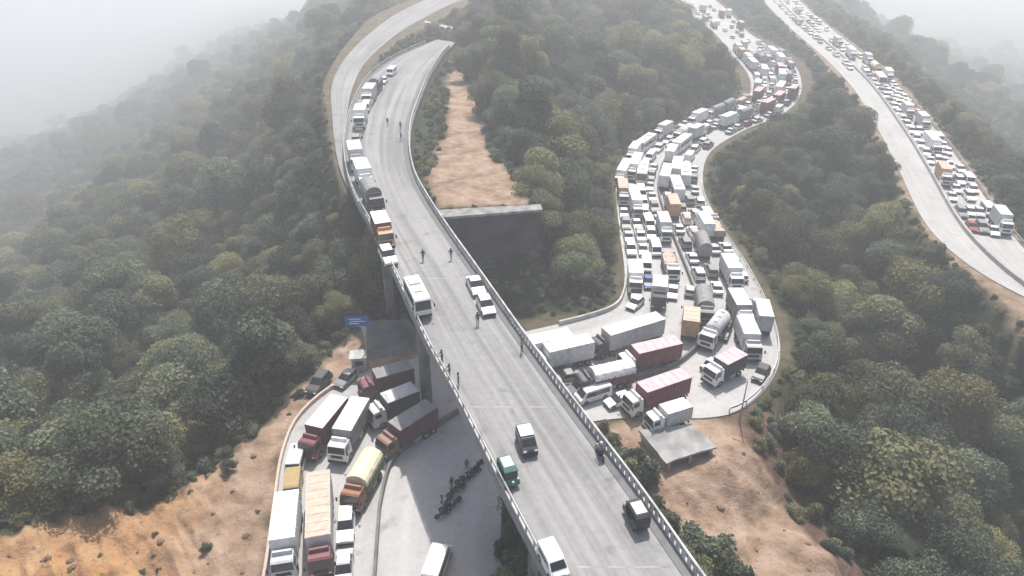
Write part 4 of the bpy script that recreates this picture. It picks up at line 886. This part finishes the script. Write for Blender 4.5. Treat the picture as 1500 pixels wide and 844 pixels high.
for (u, v, rz, pose, sh, tr, lab) in [(620, 382, 20, 'walk', 'dark', 'dark', 'person in dark clothes walking mid bridge behind the bus'), (661, 380, 200, 'walk', 'dark', 'grey', 'person in dark top walking beside the right rail'),
                                      (700, 476, 20, 'stand', 'dark', 'dark', 'person in black standing beside the nearer white hatchback'), (568, 184, 10, 'walk', 'dark', 'dark', 'person walking on far bend of the bridge, left of another'),
                                      (587, 190, 10, 'stand', 'dark', 'dark', 'person in black standing on the far bend of bridge'), (588, 206, 160, 'walk', 'grey', 'dark', 'person in grey shirt walking on the far bend of bridge'),
                                      (648, 532, 112, 'lean', 'dark', 'dark', 'person in black leaning over the left rail, farther of two'), (659, 553, 112, 'lean', 'dark', 'grey', 'person in dark top leaning over the left rail, nearer of two'),
                                      (672, 566, 100, 'stand', 'grey', 'grey', 'person in grey standing near the left rail watching'), (764, 516, -70, 'lean', 'grey', 'dark', 'person in grey top leaning on the right rail by lorries')]:
    person(P(u, v, 0.006), R(rz), pose, sh, tr, lab)

# the jam farther up: copies of a few kinds, each vehicle an object of its own
protos_near, protos_far = {}, {}
KINDS = [('car', 'white sedan', lambda: car_kit('white', 'sedan'), 14), ('car', 'white hatchback', lambda: car_kit('white', 'hatch'), 12), ('car', 'silver sedan', lambda: car_kit('silver', 'sedan'), 9), ('car', 'grey four wheel drive car', lambda: car_kit('grey', 'suv'), 6),
         ('car', 'black sedan', lambda: car_kit('dark', 'sedan'), 4), ('car', 'white four wheel drive car', lambda: car_kit('white', 'suv'), 8), ('van', 'white van', lambda: van_kit('white'), 9), ('lorry', 'white box lorry', lambda: lorry_kit(6.0, 'white', 'white', 'white', W=2.2), 12),
         ('lorry', 'silver box lorry', lambda: lorry_kit(5.2, 'silver', 'pale', 'white', W=2.2), 8), ('lorry', 'grey covered lorry', lambda: lorry_kit(5.6, 'grey', 'grey', 'pale', 'tarp', W=2.2), 7), ('lorry', 'tan loaded open lorry', lambda: lorry_kit(5.4, 'grey', 'tan', 'white', 'open', W=2.2), 4),
         ('lorry', 'long white lorry', lambda: lorry_kit(8.6, 'white', 'white', 'white', W=2.2), 6), ('lorry', 'pale tanker lorry', lambda: lorry_kit(6.5, 'pale', 'white', 'white', 'tank', W=2.2), 3), ('bus', 'white bus', lambda: bus_kit('white', 9), 4), ('pickup', 'white loaded pickup', lambda: pickup_kit('white'), 6), ('lorry', 'maroon box lorry', lambda: lorry_kit(6.4, 'maroon', 'pink', 'white', W=2.2), 4), ('lorry', 'orange tan box lorry', lambda: lorry_kit(5.8, 'orange', 'tan', 'white', W=2.2), 2),
         ('car', 'red hatchback', lambda: car_kit('red', 'hatch'), 2), ('car', 'blue sedan', lambda: car_kit('blue', 'sedan'), 2), ('lorry', 'yellow topped lorry', lambda: lorry_kit(5.6, 'brown', 'yellow', 'orange', 'tarp', W=2.2), 1)]
KITS = [k_[2]() for k_ in KINDS]
def fill(rb, lanes, s0, s1, zone, group, gap=(0.9, 3.5), skip=.08, detail=150.0, back=False, wander=.005, cars=2.0):
    rn = random.Random(zone)
    for f in lanes:
        s = s0 + rn.uniform(0, 5)
        while s < s1:
            i = rn.choices(range(len(KINDS)), [k_[3] * (cars if k_[0] in ('car', 'van', 'pickup') else 1) for k_ in KINDS])[0]; kit = KITS[i]; L = kit.L
            sm_ = s + L / 2; t = rb.t_of(sm_); ff = f + rn.uniform(-wander, wander); p = rb.at(t, ff); d = rb.tan(t, ff)
            s += L + rn.uniform(*gap)
            if back: d = -d
            c_ = Vector((p.x, p.y, 0))
            if rn.random() < skip or any(occupied((c_ + d * q).x, (c_ + d * q).y, kit.W * .42) for q in (-L * .4, -L * .15, L * .15, L * .4)): continue
            u, v, w = proj(p.x, p.y, p.z)
            if not (-30 < u < 1530 and -25 < v < 880): continue
            nm, look = KINDS[i][0], KINDS[i][1]
            if w < detail:
                if i not in protos_near: o = protos_near[i] = kit.tree(nm)
                else: o = dup(protos_near[i])
            else:
                if i not in protos_far: protos_far[i] = kit.single(nm)
                o = link(nm, protos_far[i])
            off = getattr(kit, 'off', 0)
            o.location = (p.x - d.x * off, p.y - d.y * off, p.z + .006); o.rotation_euler = (0, 0, head(d) + rn.uniform(-.08, .08))
            tag(o, look + ' ' + zone, nm, group); take(c_, d, L, kit.W)
INN = (.07, .175, .28, .39); OUT = (.56, .67, .78, .89)
Z1, Z2, Z3 = 'jammed on the straight above the hairpin', 'in the slanting stretch between two forested hills', 'on the far bend at the top of the loop road'
fill(LOOP, INN, LOOP.s_of(12.4), LOOP.s_of(15.4), Z1, 'vehicles jammed above the hairpin', back=True, gap=(.6, 2.4), skip=.05)
fill(LOOP, OUT, LOOP.s_of(11.9), LOOP.s_of(15.4), Z1, 'vehicles jammed above the hairpin', gap=(.6, 2.4), skip=.05)
fill(LOOP, INN, LOOP.s_of(15.4), LOOP.s_of(18.4), Z2, 'vehicles in the slanting stretch', back=True, gap=(.7, 3.2), skip=.07)
fill(LOOP, OUT, LOOP.s_of(15.4), LOOP.s_of(18.4), Z2, 'vehicles in the slanting stretch', gap=(.7, 3.2), skip=.07)
fill(LOOP, (.6, .72), LOOP.s_of(9.8), LOOP.s_of(11.9), 'waiting in the middle of the hairpin bend', 'vehicles waiting in the hairpin', gap=(.8, 4), skip=.1)
fill(LOOP, (.12, .26, .4, .58, .72, .87), LOOP.s_of(18.4), LOOP.s_of(21.8), Z3, 'vehicles on the far bend', gap=(.8, 3.5), skip=.06)
fill(LOOP, (.15, .35, .65, .85), LOOP.s_of(21.8), LOOP.s_of(24), 'in the misty distance beyond the far bend', 'vehicles beyond the far bend', gap=(2, 16), skip=.3)
fill(HIGH, (.52, .64, .76, .88), HIGH.s_of(4.6), HIGH.s_of(7.4), 'crawling along the far carriageway of the highway', 'vehicles crawling on the highway', gap=(.8, 3.5), skip=.06, cars=4)
fill(HIGH, (.52, .64, .76, .88), HIGH.s_of(7.4), HIGH.s_of(8.35), 'at the head of the queue on the highway', 'vehicles at the head of the highway queue', gap=(1.2, 5), skip=.15, cars=4)
fill(HIGH, (.3, .6, .82), HIGH.s_of(1.2), HIGH.s_of(4.6), 'on the misty far end of the highway', 'vehicles on the far end of the highway', gap=(2, 9), skip=.25, cars=4)
# ------------------------------------------------------------------ trees
def leaf_mat(name, dark, light, olive):
    m = bpy.data.materials.new(name); m.use_nodes = True; n, l = m.node_tree.nodes, m.node_tree.links; b = n['Principled BSDF']
    b.inputs['Roughness'].default_value = .75; b.inputs['Specular IOR Level'].default_value = .15
    va = n.new('ShaderNodeVertexColor'); va.layer_name = 'tint'; sp = n.new('ShaderNodeSeparateColor'); l.new(va.outputs[0], sp.inputs[0])
    def mx(fac, a, c_):
        k = n.new('ShaderNodeMix'); k.data_type = 'RGBA'; l.new(fac, k.inputs['Factor'])
        for nm_, s_ in (('A', a), ('B', c_)):
            if isinstance(s_, tuple): k.inputs[nm_].default_value = (*s_, 1)
            else: l.new(s_, k.inputs[nm_])
        return k.outputs['Result']
    oi = n.new('ShaderNodeObjectInfo'); base = mx(sp.outputs[0], dark, light)
    mr = n.new('ShaderNodeMapRange'); mr.inputs['From Min'].default_value = .42; mr.inputs['From Max'].default_value = 1.0; mr.inputs['To Max'].default_value = .9; l.new(oi.outputs['Random'], mr.inputs['Value'])
    c_ = mx(mr.outputs[0], base, olive)
    ml = n.new('ShaderNodeMath'); ml.operation = 'MULTIPLY'; ml.inputs[1].default_value = 7.31; l.new(oi.outputs['Random'], ml.inputs[0])
    fr = n.new('ShaderNodeMath'); fr.operation = 'FRACT'; l.new(ml.outputs[0], fr.inputs[0])
    m2 = n.new('ShaderNodeMapRange'); m2.inputs['To Min'].default_value = .55; m2.inputs['To Max'].default_value = 1.55; l.new(fr.outputs[0], m2.inputs['Value'])
    h = n.new('ShaderNodeHueSaturation'); l.new(m2.outputs[0], h.inputs['Value']); l.new(c_, h.inputs['Color']); l.new(h.outputs[0], b.inputs['Base Color'])
    tr = n.new('ShaderNodeBsdfTranslucent'); l.new(h.outputs[0], tr.inputs['Color']); ms = n.new('ShaderNodeMixShader'); ms.inputs[0].default_value = .3
    l.new(b.outputs[0], ms.inputs[1]); l.new(tr.outputs[0], ms.inputs[2]); l.new(ms.outputs[0], n['Material Output'].inputs['Surface'])
    return m
LEAF = leaf_mat('foliage', (.05, .066, .045), (.175, .205, .14), (.235, .22, .1))
BARK = mat('bark', (.1, .08, .06), .95, .3, 3, bump=.5)
def crown_mesh(seed, rad=4.2, hgt=7.5, leaves=8000, spread=1.0, base=.34):
    rn = np.random.default_rng(seed); nl = rn.integers(6, 14); lob = []
    for i in range(nl):
        a = rn.uniform(0, 2 * PI); r_ = rad * .62 * math.sqrt(rn.uniform(0, 1)) * spread; z = hgt * rn.uniform(base + .1, .85) * (1.12 - .45 * (r_ / rad) ** 2)
        lob.append((math.cos(a) * r_, math.sin(a) * r_, z, rad * rn.uniform(.2, .56)))
    lob.append((0, 0, hgt * .82, rad * .45)); v = []; f = []; tint = []
    w = np.array([q[3] ** 2 for q in lob]); w = w / w.sum()
    for li, (cx, cy, cz, lr) in enumerate(lob):
        tl = rn.uniform(.1, .8); cnt = int(leaves * w[li])
        # a ragged inner mass keeps the light from passing straight through
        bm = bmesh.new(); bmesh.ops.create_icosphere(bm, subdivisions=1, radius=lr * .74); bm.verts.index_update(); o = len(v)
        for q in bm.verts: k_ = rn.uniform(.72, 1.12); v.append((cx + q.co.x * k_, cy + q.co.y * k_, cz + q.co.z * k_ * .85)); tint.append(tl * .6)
        f += [[o + q.index for q in g.verts] for g in bm.faces]; bm.free()
        dirs = rn.normal(size=(cnt, 3)); dirs /= np.linalg.norm(dirs, axis=1)[:, None]; dirs[:, 2] = np.where(dirs[:, 2] < -.35, -dirs[:, 2], dirs[:, 2])
        for d in dirs:
            p = np.array([cx, cy, cz]) + d * lr * np.array([1, 1, .85]) * rn.uniform(.72, 1.12)
            nn = d + rn.normal(size=3) * .33; nn /= np.linalg.norm(nn); t1 = np.cross(nn, rn.normal(size=3)); t1 /= np.linalg.norm(t1); t2 = np.cross(nn, t1)
            s_ = rn.uniform(.08, .18); o = len(v); e = rn.uniform(.6, 1.1)
            v += [tuple(p + t1 * s_), tuple(p + t2 * s_ * e + nn * .08), tuple(p - t1 * s_), tuple(p - t2 * s_ * e - nn * .05)]; f.append([o, o + 1, o + 2, o + 3])
            tt = min(1, max(0, tl + rn.normal() * .14)); tint += [tt] * 4
    me_ = bpy.data.meshes.new('crown'); me_.from_pydata(v, [], f); me_.materials.append(LEAF)
    ca_ = me_.color_attributes.new('tint', 'FLOAT_COLOR', 'POINT'); tt = np.array(tint); ca_.data.foreach_set('color', np.column_stack([tt, tt, tt, np.ones(len(tt))]).astype(np.float32).ravel())
    me_.update(); return me_
def trunk_mesh(seed, hgt=7.5):
    rn = random.Random(seed); mb = MB(); mb.tube([(0, 0, -1.5), (.05, 0, hgt * .3), (rn.uniform(-.2, .2), rn.uniform(-.2, .2), hgt * .62)], [.26, .2, .1], BARK, 7)
    for i in range(4):
        a = i * 1.6 + rn.random(); z = hgt * rn.uniform(.25, .42); mb.tube([(0, 0, z), (math.cos(a) * .9, math.sin(a) * .9, z + .9), (math.cos(a) * 1.9, math.sin(a) * 1.9, z + 2.1)], [.11, .08, .04], BARK, 5)
    return mb.mesh('trunk')
CROWN = [crown_mesh(s) for s in range(5)] + [crown_mesh(11, 3.2, 9.0), crown_mesh(12, 4.8, 6.6, 9500, 1.15), crown_mesh(13, 3.6, 7.8)]
CROWN[2] = crown_mesh(31, 4.6, 8.2, 6500, 1.25); CROWN[3] = crown_mesh(33, 3.4, 6.2, 6000, 1.2)
BUSH = [crown_mesh(20 + s, 1.7, 2.0, 1000, 1.1, .05) for s in range(3)]
TRUNK = [trunk_mesh(s) for s in range(3)]
DISK = None
def candidates():
    out = []
    for r0, r1, sp, sc in ((30, 170, 6.4, 1.05), (170, 330, 7.3, 1.22), (330, 620, 8.6, 1.35), (620, 1300, 13.0, 1.8)):
        y = np.arange(-60, r1, sp); x = np.arange(-r1, r1, sp); gx, gy = np.meshgrid(x, y); p = np.column_stack([gx.ravel(), gy.ravel()]) + RNG.uniform(-.48, .48, (gx.size, 2)) * sp
        d = np.hypot(p[:, 0], p[:, 1]); a = np.abs(np.arctan2(p[:, 0], p[:, 1])); p = p[(d >= r0) & (d < r1) & (a < R(47))]
        s_ = sc * np.exp(RNG.normal(0, .33, len(p)).clip(-.7, .6)); out.append(np.column_stack([p, s_]))
    return np.concatenate(out)
cand = candidates(); cz, ci = ground(cand[:, :2], True)
dmin = np.minimum.reduce([ci['dl'], ci['dh'], ci['ds'], ci['dg']])
cover = soft_at = None
pt = cand[:, :2]
dd_ = np.full(len(pt), 99.0)
for pg in (DIRT_L, DIRT_C, DIRT_R):
    m_ = near(pt, 30, pg); q = segdist(pt[m_], pg, closed=True); ins = inside(pt[m_], pg); dd_[m_] = np.minimum(dd_[m_], np.where(ins, -q, q))
sc_ = cand[:, 2].copy(); ok = np.ones(len(pt), bool)
# clear of roads, dirt and the deck; lower growth at the margins
marg = np.minimum(dmin, np.maximum(dd_, -5) * 2.6 + .5)
ok &= marg > .9
sc_ = np.minimum(sc_, .24 + np.maximum(marg - .9, 0) * .18)
sc_ = np.where((pt[:, 0] > 60) & (ci['dh'] < 110) & (pt[:, 0] > np.interp(pt[:, 1], HIGHC[::-1, 1], HIGHC[::-1, 0])), np.minimum(sc_, .75), sc_)
room = -2.2 - cz                                                  # height free under the deck
sc_ = np.where(ci['db'] < 5.5, np.minimum(sc_, np.maximum(room, .0) / 9.0), sc_); ok &= ~((ci['db'] < 5.5) & (room < 2))
# what stands between the drone and a carriageway stays low enough to leave it in view
def hides(pt, z, h):
    hid = np.zeros(len(pt), bool); zt = z + h
    for zp in (ZR, -0.3):
        k_ = (CAMH - zp) / np.maximum(CAMH - zt, 1); q = pt * k_[:, None]; ff = zt > zp
        dl, dh, ds, db = road_d(q)
        m_ = np.minimum(dl, dh) if zp == ZR else np.minimum(ds, db)
        if zp != ZR: m_ = np.where(inside(q, DIRT_C), -1, m_)
        else: m_ = np.where(inside(q, DIRT_R) | inside(q, DIRT_L), -1, m_)
        r0_ = np.hypot(pt[:, 0], pt[:, 1]); hid |= ff & (m_ < .3) & (k_ > 1)
    return hid
for it in range(7):
    h = hides(pt, cz, sc_ * 7.6) | hides(pt, cz, sc_ * 4.6)
    sc_ = np.where(h, sc_ * .68, sc_)
h = hides(pt, cz, sc_ * 7.6); ok &= ~h
ok &= sc_ > .16
# the sign, the hut and the apron keep their clearings
for a in (P(527, 470, -12), P(560, 500, -13), P(600, 490, -14), P(996, 652, -14)): ok &= np.hypot(pt[:, 0] - a.x, pt[:, 1] - a.y) > 6
wa, wb = P(640, 318, -1), P(790, 306, -1); ux = (pt[:, 0] - wa.x) / (wb.x - wa.x); wy = wa.y + (wb.y - wa.y) * ux; ahead = wy - pt[:, 1]
ok &= ~((ux > -.1) & (ux < 1.1) & (ahead > -1) & (ahead < 9)); sc_ = np.where((ux > -.1) & (ux < 1.1) & (ahead >= 9) & (ahead < 16), np.minimum(sc_, .62), sc_)
ok &= np.array([True if (abs(x) < 150 or y < 400) else np.hypot(VALXY[:, 0] - x, VALXY[:, 1] - y).min() > 40 for x, y in pt])
tree = np.column_stack([pt, cz, sc_])[ok]
uu, vv, ww = proj(tree[:, 0], tree[:, 1], tree[:, 2] + 4 * tree[:, 3])
inview = (uu > -20) & (uu < 1520) & (vv > -20) & (vv < 870)
size = tree[:, 3] / ww * inview * (tree[:, 3] > .42)
order = np.argsort(-size); N_IND = 285
ind = order[:N_IND]
def zone_of(x, y, s, i):
    u, v, w = proj(x, y, float(cz.mean()))
    kind = ['rounded', 'spreading', 'slender', 'bushy'][i % 4]
    if u < 640: z_ = 'on the left slope beyond the orange dirt' if y < 95 else 'on the left slope facing the mist'
    elif u < 930: z_ = 'on the hill between bridge and loop road'
    else: z_ = 'on the slope right of the dirt shoulder' if y < 85 else 'in the wood between loop road and highway'
    return kind, z_
ks = {0: 'rounded', 1: 'rounded', 2: 'rounded', 3: 'rounded', 4: 'rounded', 5: 'slender', 6: 'spreading', 7: 'tall'}
pr = {}
for j in ind:
    x, y, z, s = tree[j]; ci_ = random.randrange(8); root = empty('tree', (x, y, z - .2), random.uniform(0, 2 * PI)); root.scale = (s * random.uniform(.9, 1.1), s * random.uniform(.9, 1.1), s * random.uniform(.85, 1.2))
    if ci_ not in pr: pr[ci_] = True
    link('crown', CROWN[ci_], root); link('trunk', TRUNK[ci_ % 3], root)
    _, z_ = zone_of(x, y, s, 0); tag(root, ks[ci_] + ' green forest tree ' + z_, 'tree', 'trees ' + z_)
# beyond the three hundred largest: the wood as one mass
rest = np.ones(len(tree), bool); rest[ind] = False; rt = tree[rest]
def growth(name, rt, sources):
    fm = bpy.data.meshes.new(name); fm.vertices.add(len(rt)); fm.vertices.foreach_set('co', (rt[:, :3] - [0, 0, .2]).astype(np.float32).ravel())
    for nm_, ty, arr in (('size', 'FLOAT', rt[:, 3] * RNG.uniform(.85, 1.2, len(rt))), ('turn', 'FLOAT', RNG.uniform(0, 6.28, len(rt))), ('pick', 'INT', RNG.integers(0, len(sources), len(rt)))):
        at_ = fm.attributes.new(nm_, ty, 'POINT'); at_.data.foreach_set('value', arr.astype(np.float32 if ty == 'FLOAT' else np.int32))
    fo = link(name, fm); tag(fo, kind='stuff')
    ng = bpy.data.node_groups.new(name + '_growth', 'GeometryNodeTree'); ng.interface.new_socket('Geometry', in_out='INPUT', socket_type='NodeSocketGeometry'); ng.interface.new_socket('Geometry', in_out='OUTPUT', socket_type='NodeSocketGeometry')
    gi = ng.nodes.new('NodeGroupInput'); go = ng.nodes.new('NodeGroupOutput'); ip = ng.nodes.new('GeometryNodeInstanceOnPoints'); jn = ng.nodes.new('GeometryNodeJoinGeometry')
    for c_ in sources:
        ob = bpy.data.objects.new('crown_source', c_); k_ = ng.nodes.new('GeometryNodeObjectInfo'); k_.inputs['Object'].default_value = ob; k_.inputs['As Instance'].default_value = True; ng.links.new(k_.outputs['Geometry'], jn.inputs[0])
    def attr(nm_, ty):
        k_ = ng.nodes.new('GeometryNodeInputNamedAttribute'); k_.data_type = ty; k_.inputs['Name'].default_value = nm_; return k_.outputs['Attribute']
    ip.inputs['Pick Instance'].default_value = True
    cx_ = ng.nodes.new('ShaderNodeCombineXYZ'); ng.links.new(attr('turn', 'FLOAT'), cx_.inputs['Z']); ng.links.new(cx_.outputs[0], ip.inputs['Rotation'])
    ng.links.new(attr('size', 'FLOAT'), ip.inputs['Scale']); ng.links.new(attr('pick', 'INT'), ip.inputs['Instance Index'])
    ng.links.new(gi.outputs[0], ip.inputs['Points']); ng.links.new(jn.outputs[0], ip.inputs['Instance']); ng.links.new(ip.outputs[0], go.inputs[0])
    md = fo.modifiers.new('growth', 'NODES'); md.node_group = ng
growth('forest', rt, CROWN)
# low undergrowth along the margins of roads, dirt and clearings: nobody could count it
p_ = []
for r0, r1, sp in ((35, 150, 2.1), (150, 300, 3.0), (300, 480, 4.4)):
    gx, gy = np.meshgrid(np.arange(-r1, r1, sp), np.arange(-40, r1, sp)); q = np.column_stack([gx.ravel(), gy.ravel()]) + RNG.uniform(-.5, .5, (gx.size, 2)) * sp
    d = np.hypot(q[:, 0], q[:, 1]); q = q[(d >= r0) & (d < r1) & (np.abs(np.arctan2(q[:, 0], q[:, 1])) < R(46))]; p_.append(np.column_stack([q, RNG.uniform(.35, .75, len(q)) * sp / 2.1]))
up = np.concatenate(p_); uz, ui = ground(up[:, :2], True); um = np.minimum.reduce([ui['dl'], ui['dh'], ui['ds'], ui['dg']]); ud = np.full(len(up), 99.0)
for pg in (DIRT_L, DIRT_C, DIRT_R):
    m_ = near(up[:, :2], 30, pg); q = segdist(up[m_, :2], pg, closed=True); ud[m_] = np.minimum(ud[m_], np.where(inside(up[m_, :2], pg), -q, q))
tuft = inside(up[:, :2], DIRT_L) & (um > 1) & (RNG.random(len(up)) < .09 + .3 * (fbm(up[:, 0] / 9 + 4, up[:, 1] / 9) > .13))
keep = (np.minimum(um, 99) > .5) & (ud > -.3 + fbm(up[:, 0] / 3, up[:, 1] / 3) * 2) & (np.minimum(um, ud) < 13) & ((ui['db'] > .8) | (uz < -4))
us = np.minimum(up[:, 2], .25 + np.maximum(um - .5, 0) * .25); h = hides(up[:, :2], uz, us * 2.0); us = np.where(h, us * .45, us); keep &= ~hides(up[:, :2], uz, us * 1.6)
for a in (P(527, 470, -12), P(560, 500, -13), P(600, 490, -14), P(996, 652, -14)): keep &= np.hypot(up[:, 0] - a.x, up[:, 1] - a.y) > 4.5
us = np.where(tuft, np.clip(us, .08, .2), us); keep |= tuft
ur = np.column_stack([up[:, :2], uz, us])[keep]
growth('undergrowth', ur, BUSH)
# shrubs one can tell apart, on the dirt beside the bridge and on the orange bank
for k_, (u, v, s, lab) in enumerate([(948, 700, 1.35, 'round green shrub between the bridge rail and concrete shed'), (935, 668, .8, 'small green shrub left of the concrete shed'), (1050, 815, 1.6, 'large green shrub on the dirt at the bottom right of bridge'), (1015, 785, 1.0, 'olive shrub against the bridge near bottom right'),
                                 (1080, 840, 1.1, 'low green shrub at the bottom edge right of the bridge'), (335, 685, .6, 'lone dark shrub on the orange bank near road'), (190, 745, .5, 'small brown green shrub high on the orange bank'), (438, 575, .5, 'little shrub at the top of bank near the queue'),
                                 (300, 800, .4, 'tiny shrub low on the orange bank'), (235, 700, .45, 'small shrub on the crest of the orange bank')]):
    p = P(u, v, -14.6); gz = float(ground(np.array([[p.x, p.y]]))[0]); o = link('shrub', BUSH[k_ % 3]); o.location = (p.x, p.y, gz - .1); o.scale = (s, s, s); o.rotation_euler = (0, 0, k_ * 1.3); tag(o, lab, 'shrub')
# loose stones on the bare earth
ROCK = []
for s_ in range(3):
    rn = random.Random(s_); mb = MB(); mb.ball((0, 0, .2), 1, mat('bank_stone', (.2, .14, .1), .95, .3, 2), 2, (1, .8, .6)); mb.v = [tuple(c * rn.uniform(.8, 1.15) for c in p) for p in mb.v]; mb.sm = [False] * len(mb.sm); ROCK.append(mb.mesh('stone'))
rn = random.Random(5); k_ = 0
while k_ < 34:
    u, v_ = (rn.uniform(0, 380), rn.uniform(660, 844)) if k_ < 22 else (rn.uniform(980, 1250), rn.uniform(630, 844)); p = P(u, v_, -14.6); q = np.array([[p.x, p.y]])
    if not (inside(q, DIRT_L)[0] or inside(q, DIRT_R)[0]) or min(d_[0] for d_ in road_d(q)) < 1.5 or (p - P(996, 652, -14.6)).length < 5: continue
    o = link('stone', ROCK[k_ % 3]); s_ = rn.uniform(.18, .5); o.scale = (s_, s_, s_); o.location = (p.x, p.y, float(ground(q)[0])); o.rotation_euler = (0, 0, rn.uniform(0, 6)); k_ += 1
    tag(o, 'brown stone lying loose on the orange bank left of queue' if k_ <= 22 else 'brown stone lying loose on the dirt right of the bridge', 'stone', 'stones on the orange bank' if k_ <= 22 else 'stones on the dirt right of the bridge')
# growth crowding the right side of the bridge and the dark pit below it
for k_, (u, v, s) in enumerate([(884, 628, .7), (896, 648, .8), (908, 668, .75), (921, 690, .9), (957, 738, .9), (968, 756, .8), (982, 774, 1.0), (996, 800, .9), (1026, 836, 1.1)]):
    p = P(u, v, -14.6); gz = float(ground(np.array([[p.x, p.y]]))[0]); o = link('shrub', BUSH[k_ % 3]); o.location = (p.x, p.y, gz - .1); o.scale = (s, s, s * 1.1); o.rotation_euler = (0, 0, k_ * 2.1); tag(o, 'dark shrub in the row crowding the right side of bridge', 'shrub', 'shrubs along the right side of the bridge')
for k_, (u, v, s) in enumerate([(745, 800, 1.0), (772, 812, 1.2), (760, 838, 1.3), (735, 860, 1.2), (790, 850, 1.3)]):
    p = P(u, v, -14.6); gz = float(ground(np.array([[p.x, p.y]]))[0]); o = link('shrub', BUSH[k_ % 3]); o.location = (p.x, p.y, gz - .1); o.scale = (s, s, s); o.rotation_euler = (0, 0, k_ * 2.1); tag(o, 'dark shrub in the clump shaded by bottom of the bridge', 'shrub', 'shrubs in the shade below the bridge')
print('TREES', len(tree), 'individual', len(ind), 'vehicles', len([o for o in bpy.data.objects if o.get('category') in ('car', 'lorry', 'van', 'bus', 'pickup')]), 'objects', len(bpy.data.objects))
